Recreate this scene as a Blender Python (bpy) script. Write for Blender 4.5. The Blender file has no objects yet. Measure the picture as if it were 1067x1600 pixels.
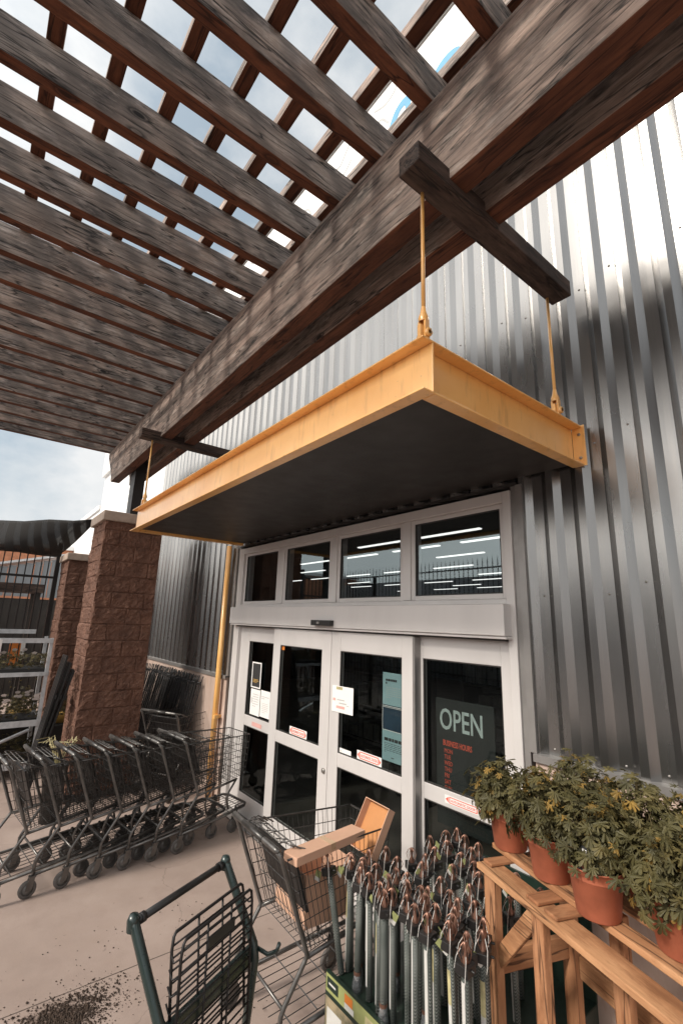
import bpy, math, random
from mathutils import Vector, Matrix, noise as mnoise
random.seed(11)
sc = bpy.context.scene
COL = sc.collection
R = math.radians

# ------------------------------------------------------------------ materials
def new_mat(name):
    m = bpy.data.materials.new(name); m.use_nodes = True
    nt = m.node_tree; nt.nodes.clear()
    o = nt.nodes.new('ShaderNodeOutputMaterial')
    b = nt.nodes.new('ShaderNodeBsdfPrincipled')
    nt.links.new(b.outputs[0], o.inputs[0])
    return m, nt, b, o
def N(nt, t, **kw):
    n = nt.nodes.new(t)
    for k, v in kw.items():
        if k in n.inputs.keys() if isinstance(k, str) else False: n.inputs[k].default_value = v
        else: setattr(n, k, v)
    return n
def L(nt, a, b): nt.links.new(a, b)
def c4(c): return (c[0], c[1], c[2], 1)
def coords(nt, scale=(1, 1, 1), rnd=True):
    tc = N(nt, 'ShaderNodeTexCoord')
    mp = N(nt, 'ShaderNodeMapping'); mp.inputs['Scale'].default_value = scale
    if rnd:
        oi = N(nt, 'ShaderNodeObjectInfo')
        ml = N(nt, 'ShaderNodeMath', operation='MULTIPLY'); ml.inputs[1].default_value = 37.0
        L(nt, oi.outputs['Random'], ml.inputs[0])
        va = N(nt, 'ShaderNodeVectorMath', operation='ADD')
        L(nt, tc.outputs['Object'], va.inputs[0]); L(nt, ml.outputs[0], va.inputs[1])
        L(nt, va.outputs[0], mp.inputs['Vector'])
    else:
        L(nt, tc.outputs['Object'], mp.inputs['Vector'])
    return mp.outputs[0], tc
def noise_tex(nt, vec, scale, detail=4, rough=.55):
    n = N(nt, 'ShaderNodeTexNoise'); n.inputs['Scale'].default_value = scale
    n.inputs['Detail'].default_value = detail; n.inputs['Roughness'].default_value = rough
    if vec is not None: L(nt, vec, n.inputs['Vector'])
    return n.outputs['Fac']
def ramp(nt, fac, stops):
    r = N(nt, 'ShaderNodeValToRGB'); e = r.color_ramp.elements
    while len(e) < len(stops): e.new(.5)
    for i, (p, c) in enumerate(stops):
        e[i].position = p; e[i].color = c4(c) if len(c) == 3 else c
    L(nt, fac, r.inputs[0]); return r.outputs[0]
def mixc(nt, fac, a, b, blend='MIX'):
    m = N(nt, 'ShaderNodeMix', data_type='RGBA', blend_type=blend)
    for sock, v in ((m.inputs[0], fac), (m.inputs[6], a), (m.inputs[7], b)):
        if hasattr(v, 'links'): L(nt, v, sock)
        elif isinstance(v, (int, float)): sock.default_value = v
        else: sock.default_value = c4(v)
    return m.outputs[2]
def bump(nt, b, h, strength=.3, dist=.01, prev=None):
    bp = N(nt, 'ShaderNodeBump'); bp.inputs['Strength'].default_value = strength; bp.inputs['Distance'].default_value = dist
    L(nt, h, bp.inputs['Height']); L(nt, bp.outputs[0], b.inputs['Normal'])
    return bp

def plain(name, c, rough=.6, metal=0., var=.25, scale=6, bmp=0., bscale=60, stretch=(1, 1, 1), coat=0., rvar=.15, c2=None):
    m, nt, b, o = new_mat(name)
    v, tc = coords(nt, stretch)
    f = noise_tex(nt, v, scale)
    d = c2 if c2 else tuple(x*(1-var) for x in c)
    l = tuple(min(1, x*(1+var*.5)) for x in c)
    col = ramp(nt, f, [(.3, d), (.55, c), (.75, l)])
    L(nt, col, b.inputs['Base Color'])
    b.inputs['Metallic'].default_value = metal
    rr = N(nt, 'ShaderNodeMapRange'); rr.inputs[3].default_value = max(.03, rough-rvar); rr.inputs[4].default_value = min(1, rough+rvar)
    L(nt, noise_tex(nt, v, scale*3.1), rr.inputs[0]); L(nt, rr.outputs[0], b.inputs['Roughness'])
    if bmp: bump(nt, b, noise_tex(nt, v, bscale, 5), bmp, .004)
    if coat: b.inputs['Coat Weight'].default_value = coat; b.inputs['Coat Roughness'].default_value = .22
    return m

def wood(name, axis, base, dark, light, under=None, grain=26, knots=True, batten_shade=None, bstr=.5, warm=None, soft=False):
    """weathered timber, grain along axis"""
    m, nt, b, o = new_mat(name)
    s = [1, 1, 1]; s[axis] = .085
    v, tc = coords(nt, tuple(s))
    s2 = [1, 1, 1]; s2[axis] = .3
    v2, _ = coords(nt, tuple(s2))
    g = noise_tex(nt, v, grain*1.3, 9, .75)
    g2 = noise_tex(nt, v, grain*.40, 5, .6)
    blot = noise_tex(nt, v2, 3.4, 6, .68)
    blot2 = noise_tex(nt, v2, 7.5, 6, .7)
    col = mixc(nt, ramp(nt, blot, [(.40, (0, 0, 0)), (.60, (1, 1, 1))]), base, warm if warm else light)
    col = mixc(nt, ramp(nt, blot2, [(.50, (0, 0, 0)), (.64, (.85, .85, .85))]), col, dark)
    col = mixc(nt, ramp(nt, noise_tex(nt, v2, 13, 6, .7), [(.54, (0, 0, 0)), (.68, (.8, .8, .8))]), col, light)
    col = mixc(nt, 1.0, col, ramp(nt, g, [(.34, (.62, .58, .55)), (.48, (.92, .92, .92)), (.56, (1.02, 1.02, 1.02)), (.70, (1.18, 1.18, 1.18))] if soft else [(.34, (.28, .27, .27)), (.48, (.85, .85, .85)), (.56, (1.05, 1.05, 1.05)), (.70, (1.5, 1.48, 1.45))]), 'MULTIPLY')
    col = mixc(nt, ramp(nt, g2, [(.44, (0, 0, 0)), (.62, (.45, .45, .45))]), col, tuple(x*1.1 for x in dark))
    if batten_shade:
        # slanting dark bands at batten pitch: batten shadows painted into the colour
        pitch, off = batten_shade
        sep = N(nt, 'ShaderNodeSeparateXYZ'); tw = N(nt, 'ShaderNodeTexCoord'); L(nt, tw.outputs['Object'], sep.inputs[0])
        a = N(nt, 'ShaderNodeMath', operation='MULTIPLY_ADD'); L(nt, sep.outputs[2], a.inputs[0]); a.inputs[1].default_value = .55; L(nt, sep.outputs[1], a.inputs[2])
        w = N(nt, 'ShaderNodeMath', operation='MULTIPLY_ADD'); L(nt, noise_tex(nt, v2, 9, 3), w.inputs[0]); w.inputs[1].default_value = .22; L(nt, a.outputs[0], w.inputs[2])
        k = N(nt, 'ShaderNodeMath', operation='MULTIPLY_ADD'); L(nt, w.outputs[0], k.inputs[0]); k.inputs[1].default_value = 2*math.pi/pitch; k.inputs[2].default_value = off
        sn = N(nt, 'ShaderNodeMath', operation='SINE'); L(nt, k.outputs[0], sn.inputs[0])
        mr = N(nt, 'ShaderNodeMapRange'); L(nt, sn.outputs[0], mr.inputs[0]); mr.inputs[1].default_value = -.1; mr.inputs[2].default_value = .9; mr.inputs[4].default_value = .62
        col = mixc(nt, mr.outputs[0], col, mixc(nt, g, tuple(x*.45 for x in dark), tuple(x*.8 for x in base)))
    if knots:
        vo = N(nt, 'ShaderNodeTexVoronoi', feature='DISTANCE_TO_EDGE' if False else 'F1'); vo.inputs['Scale'].default_value = 4.2
        s3 = [1, 1, 1]; s3[axis] = .45
        v3, _ = coords(nt, tuple(s3)); L(nt, v3, vo.inputs['Vector'])
        kd = ramp(nt, vo.outputs['Distance'], [(.05, (1, 1, 1)), (.085, (.25, .25, .25)), (.10, (.8, .8, .8)), (.15, (0, 0, 0))])
        col = mixc(nt, kd, col, tuple(x*.3 for x in dark))
    L(nt, col, b.inputs['Base Color'])
    b.inputs['Roughness'].default_value = .82
    # cracks along the grain
    cr = ramp(nt, noise_tex(nt, v, grain*.5, 3, .5), [(.480, (0, 0, 0)), (.5, (1, 1, 1)), (.520, (0, 0, 0))])
    col2 = mixc(nt, cr, col, tuple(x*.35 for x in dark)); L(nt, col2, b.inputs['Base Color'])
    mx = N(nt, 'ShaderNodeMath', operation='SUBTRACT'); L(nt, g, mx.inputs[0]); L(nt, cr, mx.inputs[1])
    bump(nt, b, mx.outputs[0], bstr, .006)
    return m

M = {}
M['wood_x'] = wood('weathered_timber_long', 0, (.31, .245, .21), (.085, .068, .060), (.52, .44, .39), warm=(.40, .295, .245))
M['wood_y'] = wood('weathered_rafter', 1, (.41, .365, .335), (.072, .069, .071), (.72, .65, .61), batten_shade=(.2865, 1.0), warm=(.46, .375, .325))
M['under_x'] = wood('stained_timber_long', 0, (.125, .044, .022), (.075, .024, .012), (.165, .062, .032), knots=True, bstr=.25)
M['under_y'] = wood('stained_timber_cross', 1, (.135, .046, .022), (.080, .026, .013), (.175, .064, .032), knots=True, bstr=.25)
M['wood_dark'] = wood('creosoted_hanger', 1, (.062, .038, .031), (.022, .015, .013), (.12, .08, .062), bstr=.5)
M['pallet_u'] = wood('raw_pine_board', 0, (0.4, 0.188, 0.084), (0.225, 0.094, 0.038), (0.541, 0.295, 0.148), grain=20, bstr=.2, soft=True)
M['pallet_z'] = wood('raw_pine_post', 2, (0.352, 0.152, 0.068), (0.188, 0.075, 0.03), (0.459, 0.23, 0.115), grain=20, bstr=.2, soft=True)
M['pallet_v'] = wood('raw_pine_rail', 1, (0.336, 0.144, 0.064), (0.173, 0.068, 0.027), (0.443, 0.221, 0.107), grain=20, bstr=.2, soft=True)

def siding_mat():
    m, nt, b, o = new_mat('satin_metal_siding')
    v, tc = coords(nt, (1, 1, .25), False)
    f = noise_tex(nt, v, 2.2, 5)
    col = ramp(nt, f, [(.3, (.24, .235, .232)), (.6, (.30, .295, .29)), (.8, (.35, .345, .34))])
    v2, _ = coords(nt, (1, 1, .04), False)
    st = noise_tex(nt, v2, 30, 4)
    col = mixc(nt, ramp(nt, st, [(.5, (0, 0, 0)), (.75, (.35, .35, .35))]), col, (.36, .34, .32))
    L(nt, col, b.inputs['Base Color'])
    b.inputs['Metallic'].default_value = .95
    rr = N(nt, 'ShaderNodeMapRange'); rr.inputs[3].default_value = .23; rr.inputs[4].default_value = .31
    L(nt, f, rr.inputs[0]); L(nt, rr.outputs[0], b.inputs['Roughness'])
    v3, _ = coords(nt, (1, 1, .35), False)
    bump(nt, b, noise_tex(nt, v3, 2.0, 1), .05, .02)
    return m
M['siding'] = siding_mat()
M['trim'] = plain('grey_trim', (.30, .285, .275), .4, .5, .15)
M['trim_dark'] = plain('dark_trim', (.05, .046, .043), .5, .3, .2)
M['white_panel'] = plain('white_sign_panel', (.80, .80, .79), .5, 0, .06, 2)
M['blue_paint'] = plain('blue_sign_paint', (.10, .32, .50), .5, 0, .08)
M['grey_line'] = plain('grey_sign_line', (.42, .42, .42), .5, 0, .1)
M['frame'] = plain('pale_door_frame', (.63, .60, .585), .42, .15, .07, 3, .05, 90, (1, 1, .3))
def canopy_paint():
    m, nt, b, o = new_mat('yellow_canopy_paint')
    v, tc = coords(nt, (1, 1, .16), False); v2, _ = coords(nt, (1, 1, 1), False)
    col = ramp(nt, noise_tex(nt, v2, 2.5, 5), [(.3, (.82, .41, .11)), (.6, (.91, .51, .17)), (.8, (.93, .57, .23))])
    col = mixc(nt, ramp(nt, noise_tex(nt, v, 22, 5, .6), [(.54, (0, 0, 0)), (.74, (.55, .55, .55))]), col, (.46, .22, .07))
    col = mixc(nt, ramp(nt, noise_tex(nt, v2, 48, 6, .75), [(.66, (0, 0, 0)), (.70, (.8, .8, .8))]), col, (.24, .10, .04))
    L(nt, col, b.inputs['Base Color']); b.inputs['Roughness'].default_value = .32
    b.inputs['Coat Weight'].default_value = .8; b.inputs['Coat Roughness'].default_value = .22
    bump(nt, b, noise_tex(nt, v2, 7, 4), .06, .01); return m
M['yellow'] = canopy_paint()
M['soffit'] = plain('charcoal_soffit', (.030, .026, .024), .5, 0, .25, 2)
M['black'] = plain('black_plastic', (.016, .015, .015), .4, 0, .3, 12)
M['black_iron'] = plain('black_iron', (.018, .016, .016), .5, .3, .3, 12)
M['steel_dark'] = plain('dark_steel', (.022, .020, .019), .5, .2, .3, 5)
M['cap'] = plain('cast_cap', (.42, .33, .27), .85, 0, .25, 9, .3, 70)
M['bolt'] = plain('dull_bolt', (.35, .33, .31), .4, .8, .2, 30)

def concrete_floor():
    m, nt, b, o = new_mat('worn_concrete')
    tc = N(nt, 'ShaderNodeTexCoord'); v = tc.outputs['Object']
    f = noise_tex(nt, v, .8, 6, .6); f2 = noise_tex(nt, v, 5.5, 6, .65); f3 = noise_tex(nt, v, 90, 3, .6)
    col = ramp(nt, f, [(.3, (.250, .188, .158)), (.52, (.335, .258, .222)), (.75, (.41, .325, .283))])
    col = mixc(nt, ramp(nt, f2, [(.42, (0, 0, 0)), (.75, (.55, .55, .55))]), col, (.32, .24, .20))
    col = mixc(nt, ramp(nt, f3, [(.55, (0, 0, 0)), (.8, (.4, .4, .4))]), col, (.24, .18, .15))
    vo = N(nt, 'ShaderNodeTexVoronoi', feature='DISTANCE_TO_EDGE'); vo.inputs['Scale'].default_value = .55
    wv = N(nt, 'ShaderNodeVectorMath', operation='ADD'); nz = N(nt, 'ShaderNodeTexNoise'); nz.inputs['Scale'].default_value = 2.5; nz.inputs['Detail'].default_value = 6; L(nt, v, nz.inputs['Vector'])
    sc_ = N(nt, 'ShaderNodeVectorMath', operation='SCALE'); L(nt, nz.outputs['Color'], sc_.inputs[0]); sc_.inputs['Scale'].default_value = .5
    L(nt, v, wv.inputs[0]); L(nt, sc_.outputs[0], wv.inputs[1]); L(nt, wv.outputs[0], vo.inputs['Vector'])
    col = mixc(nt, ramp(nt, vo.outputs['Distance'], [(.0, (.45, .45, .45)), (.0025, (0, 0, 0))]), col, (.14, .10, .085))
    spots = N(nt, 'ShaderNodeTexVoronoi'); spots.inputs['Scale'].default_value = 5.5; L(nt, wv.outputs[0], spots.inputs['Vector'])
    col = mixc(nt, ramp(nt, spots.outputs['Distance'], [(.02, (.7, .7, .7)), (.075, (0, 0, 0))]), col, (.19, .14, .12))
    col = mixc(nt, ramp(nt, noise_tex(nt, v, 2.3, 8, .72), [(.50, (0, 0, 0)), (.70, (.6, .6, .6))]), col, (.25, .185, .16))
    # sawn joints
    sep = N(nt, 'ShaderNodeSeparateXYZ'); L(nt, v, sep.inputs[0])
    def lines(out, off, pitch, w):
        wob = N(nt, 'ShaderNodeMath', operation='MULTIPLY_ADD'); L(nt, noise_tex(nt, v, 3, 3), wob.inputs[0]); wob.inputs[1].default_value = .012; L(nt, out, wob.inputs[2])
        a = N(nt, 'ShaderNodeMath', operation='ADD'); L(nt, wob.outputs[0], a.inputs[0]); a.inputs[1].default_value = -off + pitch*100+pitch/2-.006
        mo = N(nt, 'ShaderNodeMath', operation='MODULO'); L(nt, a.outputs[0], mo.inputs[0]); mo.inputs[1].default_value = pitch
        s = N(nt, 'ShaderNodeMath', operation='SUBTRACT'); L(nt, mo.outputs[0], s.inputs[0]); s.inputs[1].default_value = pitch/2
        ab = N(nt, 'ShaderNodeMath', operation='ABSOLUTE'); L(nt, s.outputs[0], ab.inputs[0])
        lt = N(nt, 'ShaderNodeMath', operation='LESS_THAN'); L(nt, ab.outputs[0], lt.inputs[0]); lt.inputs[1].default_value = w
        return lt.outputs[0]
    j1 = lines(sep.outputs[0], -3.53, 3.05, .0045); j2 = lines(sep.outputs[1], -4.6, 6.6, .0045)
    j = N(nt, 'ShaderNodeMath', operation='MAXIMUM'); L(nt, j1, j.inputs[0]); L(nt, j2, j.inputs[1])
    col = mixc(nt, j.outputs[0], col, (.07, .05, .04))
    # soil stain round the spill
    vm = N(nt, 'ShaderNodeVectorMath', operation='DISTANCE'); L(nt, v, vm.inputs[0]); vm.inputs[1].default_value = (-3.31, -2.15, 0)
    ad = N(nt, 'ShaderNodeMath', operation='MULTIPLY_ADD'); L(nt, f2, ad.inputs[0]); ad.inputs[1].default_value = .55; L(nt, vm.outputs['Value'], ad.inputs[2])
    col = mixc(nt, ramp(nt, ad.outputs[0], [(.28, (.9, .9, .9)), (.52, (0, 0, 0))]), col, (.10, .062, .045))
    L(nt, col, b.inputs['Base Color']); b.inputs['Roughness'].default_value = .78
    h = N(nt, 'ShaderNodeMath', operation='SUBTRACT'); L(nt, f3, h.inputs[0]); L(nt, j.outputs[0], h.inputs[1])
    bump(nt, b, h.outputs[0], .25, .004)
    return m
M['floor'] = concrete_floor()

def wall_concrete():
    m, nt, b, o = new_mat('board_concrete')
    v, tc = coords(nt, (1, 1, .35), False)
    f = noise_tex(nt, v, 3.5, 6, .65); st = noise_tex(nt, v, 14, 5, .6)
    col = ramp(nt, f, [(.3, (.36, .26, .21)), (.55, (.50, .38, .32)), (.8, (.58, .46, .40))])
    col = mixc(nt, ramp(nt, st, [(.52, (0, 0, 0)), (.8, (.7, .7, .7))]), col, (.33, .19, .12))
    L(nt, col, b.inputs['Base Color']); b.inputs['Roughness'].default_value = .85
    bump(nt, b, noise_tex(nt, v, 50, 5), .3, .004)
    return m
M['wallconc'] = wall_concrete()

def block_mat():
    m, nt, b, o = new_mat('split_face_block')
    v, tc = coords(nt, (1, 1, 1), False)
    f = noise_tex(nt, v, 5, 6, .7); f2 = noise_tex(nt, v, 60, 5, .7)
    col = ramp(nt, f, [(.3, (.090, .045, .031)), (.55, (.150, .075, .050)), (.8, (.225, .118, .079))])
    col = mixc(nt, ramp(nt, f2, [(.45, (0, 0, 0)), (.75, (.6, .6, .6))]), col, (.11, .045, .03))
    L(nt, col, b.inputs['Base Color']); b.inputs['Roughness'].default_value = .9
    bump(nt, b, f2, .6, .008)
    return m
M['block'] = block_mat()

def glass_mat(name, tint=(.75, .78, .76), refl=.62, ior=1.5):
    m = bpy.data.materials.new(name); m.use_nodes = True
    nt = m.node_tree; nt.nodes.clear()
    o = N(nt, 'ShaderNodeOutputMaterial'); mx = N(nt, 'ShaderNodeMixShader')
    t = N(nt, 'ShaderNodeBsdfTransparent'); t.inputs[0].default_value = c4(tint)
    g = N(nt, 'ShaderNodeBsdfGlossy'); g.inputs[0].default_value = (refl*.80, refl*.95, refl, 1); g.inputs['Roughness'].default_value = .015
    fr = N(nt, 'ShaderNodeFresnel'); fr.inputs[0].default_value = ior
    ge = N(nt, 'ShaderNodeNewGeometry'); nb = N(nt, 'ShaderNodeMath', operation='MULTIPLY_ADD'); L(nt, ge.outputs['Backfacing'], nb.inputs[0]); nb.inputs[1].default_value = -1; nb.inputs[2].default_value = 1
    fm = N(nt, 'ShaderNodeMath', operation='MULTIPLY'); L(nt, fr.outputs[0], fm.inputs[0]); L(nt, nb.outputs[0], fm.inputs[1])
    L(nt, fm.outputs[0], mx.inputs[0]); L(nt, t.outputs[0], mx.inputs[1]); L(nt, g.outputs[0], mx.inputs[2]); L(nt, mx.outputs[0], o.inputs[0])
    return m
M['glass'] = glass_mat('door_glass', (.80, .82, .81), .75, 1.5)
M['glass_t'] = glass_mat('transom_glass', (.82, .85, .86), 1.0, 2.15)

def emit(name, c, s):
    m = bpy.data.materials.new(name); m.use_nodes = True
    nt = m.node_tree; nt.nodes.clear()
    o = N(nt, 'ShaderNodeOutputMaterial'); e = N(nt, 'ShaderNodeEmission')
    e.inputs[0].default_value = c4(c); e.inputs[1].default_value = s; L(nt, e.outputs[0], o.inputs[0]); return m
M['lamp'] = emit('strip_lamp', (1, .96, .90), 1.0)
M['in_dark'] = plain('interior_dark', (.020, .017, .015), .8, 0, .3, 2)
M['in_floor'] = plain('interior_floor', (.09, .08, .07), .4, 0, .2, 1)
M['goods'] = plain('shelf_goods', (.06, .055, .05), .6, 0, .8, 9, c2=(.012, .012, .012))

M['cart'] = plain('charcoal_cart_coating', (.062, .058, .055), .36, .45, .3, 20)
M['cart_bright'] = plain('worn_grey_tube', (.150, .142, .135), .34, .65, .35, 14)
M['cart_green'] = plain('dark_green_enamel', (.016, .030, .028), .30, .1, .3, 12, coat=.3)
M['rubber'] = plain('grey_rubber', (.11, .10, .094), .75, 0, .3, 25)
M['wheel_hub'] = plain('wheel_hub', (.22, .21, .20), .5, .2, .2, 25)
M['card'] = plain('cardboard', (.58, .35, .24), .8, 0, .08, 6, .1, 60)
M['card_in'] = plain('cardboard_inside', (.50, .225, .085), .8, 0, .10, 6, .1, 60)
M['paper'] = plain('white_paper', (.78, .76, .74), .7, 0, .04, 6)
M['paper_blue'] = plain('pale_blue_paper', (.30, .46, .50), .6, 0, .08, 8)
M['tape'] = plain('brown_tape', (.50, .33, .20), .3, 0, .1)
M['navy'] = plain('navy_print', (.022, .050, .085), .6, 0, .25, 8)
M['ink'] = plain('black_ink', (.03, .03, .03), .6, 0, .1)
M['ink_grey'] = plain('grey_ink', (.50, .49, .48), .6, 0, .1)
M['ink_red'] = plain('red_ink', (.72, .11, .06), .6, 0, .1)
M['ink_pink'] = plain('faded_red_ink', (.72, .40, .36), .6, 0, .1)
M['ink_gold'] = plain('gold_ink', (.50, .30, .08), .6, 0, .1)
M['orange'] = plain('orange_plastic', (.62, .19, .03), .5, 0, .1)
M['sign_text'] = plain('grey_green_letters', (.46, .54, .53), .6, 0, .15, 14)
M['slate'] = plain('slate_board', (.014, .018, .017), .6, 0, .2, 8)

M['terra'] = plain('terracotta_plastic', (.36, .105, .055), .6, 0, .32, 9, .15, 80, rvar=.1)
M['soil'] = plain('potting_soil', (.042, .025, .016), .95, 0, .5, 40, .6, 90)
def leaf_mat(name, a, b_, tip):
    m, nt, b, o = new_mat(name)
    v, tc = coords(nt, (1, 1, 1), True)
    col = ramp(nt, noise_tex(nt, v, 9, 3), [(.32, a), (.5, b_), (.68, tip)])
    L(nt, col, b.inputs['Base Color']); b.inputs['Roughness'].default_value = .62
    b.inputs['Subsurface Weight'].default_value = 0
    tr = N(nt, 'ShaderNodeBsdfTranslucent'); L(nt, col, tr.inputs[0])
    mx = N(nt, 'ShaderNodeMixShader'); mx.inputs[0].default_value = .22
    L(nt, b.outputs[0], mx.inputs[1]); L(nt, tr.outputs[0], mx.inputs[2]); L(nt, mx.outputs[0], o.inputs[0])
    return m
M['leaf'] = leaf_mat('cut_leaf', (.050, .045, .016), (.094, .082, .029), (.16, .128, .045))
M['leaf_gold'] = leaf_mat('golden_leaf', (.16, .11, .028), (.26, .16, .035), (.36, .22, .05))
M['stem'] = plain('plant_stem', (.10, .075, .03), .7, 0, .3)
M['seedling'] = leaf_mat('seedling_leaf', (.035, .032, .014), (.075, .062, .024), (.19, .14, .05))
M['petal'] = plain('white_petal', (.80, .74, .72), .6, 0, .08)
M['petal_red'] = plain('dusky_petal', (.25, .08, .06), .6, 0, .3)
M['galv'] = plain('galvanised_steel', (.60, .62, .64), .45, .35, .25, 12)

def braid_mat():
    m, nt, b, o = new_mat('braided_sleeve')
    tc = N(nt, 'ShaderNodeTexCoord')
    sep = N(nt, 'ShaderNodeSeparateXYZ'); L(nt, tc.outputs['Object'], sep.inputs[0])
    an = N(nt, 'ShaderNodeMath', operation='ARCTAN2'); L(nt, sep.outputs[1], an.inputs[0]); L(nt, sep.outputs[0], an.inputs[1])
    a3 = N(nt, 'ShaderNodeMath', operation='MULTIPLY'); L(nt, an.outputs[0], a3.inputs[0]); a3.inputs[1].default_value = 2.5
    sn = N(nt, 'ShaderNodeMath', operation='SINE'); L(nt, a3.outputs[0], sn.inputs[0])
    ab = N(nt, 'ShaderNodeMath', operation='ABSOLUTE'); L(nt, sn.outputs[0], ab.inputs[0])
    zz = N(nt, 'ShaderNodeMath', operation='MULTIPLY'); L(nt, sep.outputs[2], zz.inputs[0]); zz.inputs[1].default_value = 520
    ph = N(nt, 'ShaderNodeMath', operation='MULTIPLY_ADD'); L(nt, ab.outputs[0], ph.inputs[0]); ph.inputs[1].default_value = 6; L(nt, zz.outputs[0], ph.inputs[2])
    p = N(nt, 'ShaderNodeMath', operation='SINE'); L(nt, ph.outputs[0], p.inputs[0])
    mr = N(nt, 'ShaderNodeMapRange'); mr.inputs[1].default_value = -.7; mr.inputs[2].default_value = .7; L(nt, p.outputs[0], mr.inputs[0])
    v, _ = coords(nt)
    tone = ramp(nt, noise_tex(nt, v, 5, 3), [(.35, (.075, .088, .078)), (.65, (.27, .285, .265))])
    col = mixc(nt, mr.outputs[0], (.030, .036, .032), tone)
    L(nt, col, b.inputs['Base Color']); b.inputs['Roughness'].default_value = .65
    bump(nt, b, mr.outputs[0], .5, .003)
    return m
M['braid'] = braid_mat()
M['label_white'] = plain('white_label', (.56, .55, .52), .5, 0, .08, 12)
M['label_straw'] = plain('straw_label', (.50, .44, .24), .5, 0, .4, 20)
M['copper'] = plain('copper_wire', (.30, .165, .12), .45, .8, .3, 25)
M['dgreen'] = plain('dark_green_plastic', (.012, .026, .018), .45, 0, .3, 8)
M['tag_green'] = plain('green_tag', (.27, .29, .12), .5, 0, .25, 16)
M['string'] = plain('white_string', (.62, .60, .57), .7)
M['foil'] = plain('crinkled_clear_wrap', (.55, .56, .58), .15, .8, .5, 50, .8, 60)
M['print_olive'] = plain('olive_print', (.32, .34, .13), .45, 0, .35, 8)
M['print_photo'] = plain('printed_photo', (.30, .24, .15), .45, 0, .5, 14, c2=(.06, .07, .04))
M['shade'] = plain('black_shade_cloth', (.020, .018, .017), .9, 0, .3, 12)
def cloth_mat():
    m, nt, b, o = new_mat('open_weave_cloth')
    b.inputs['Base Color'].default_value = (.02, .018, .017, 1); b.inputs['Roughness'].default_value = .9
    t = N(nt, 'ShaderNodeBsdfTransparent'); mx = N(nt, 'ShaderNodeMixShader')
    tc = N(nt, 'ShaderNodeTexCoord'); mp = N(nt, 'ShaderNodeMapping'); mp.inputs['Rotation'].default_value = (0, 0, .5); L(nt, tc.outputs['Object'], mp.inputs[0])
    wv = N(nt, 'ShaderNodeTexWave', wave_type='BANDS', bands_direction='Y'); wv.inputs['Scale'].default_value = 1.4; wv.inputs['Distortion'].default_value = 1.5; L(nt, mp.outputs[0], wv.inputs['Vector'])
    f = ramp(nt, wv.outputs['Fac'], [(.3, (.03, .03, .03)), (.8, (.16, .16, .16))])
    L(nt, f, mx.inputs[0]); L(nt, b.outputs[0], mx.inputs[1]); L(nt, t.outputs[0], mx.inputs[2]); L(nt, mx.outputs[0], o.inputs[0]); return m
M['shade'] = cloth_mat()
M['shed'] = plain('blue_grey_shed_metal', (.20, .22, .24), .5, .3, .2, 2, stretch=(1, 6, .2))
M['pale_panel'] = plain('pale_grey_panel', (.55, .55, .56), .6, 0, .15, 2)
M['brick'] = plain('orange_brick', (.46, .20, .11), .9, 0, .25, 12, .3, 30)
M['mirror'] = M['bolt']

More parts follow.
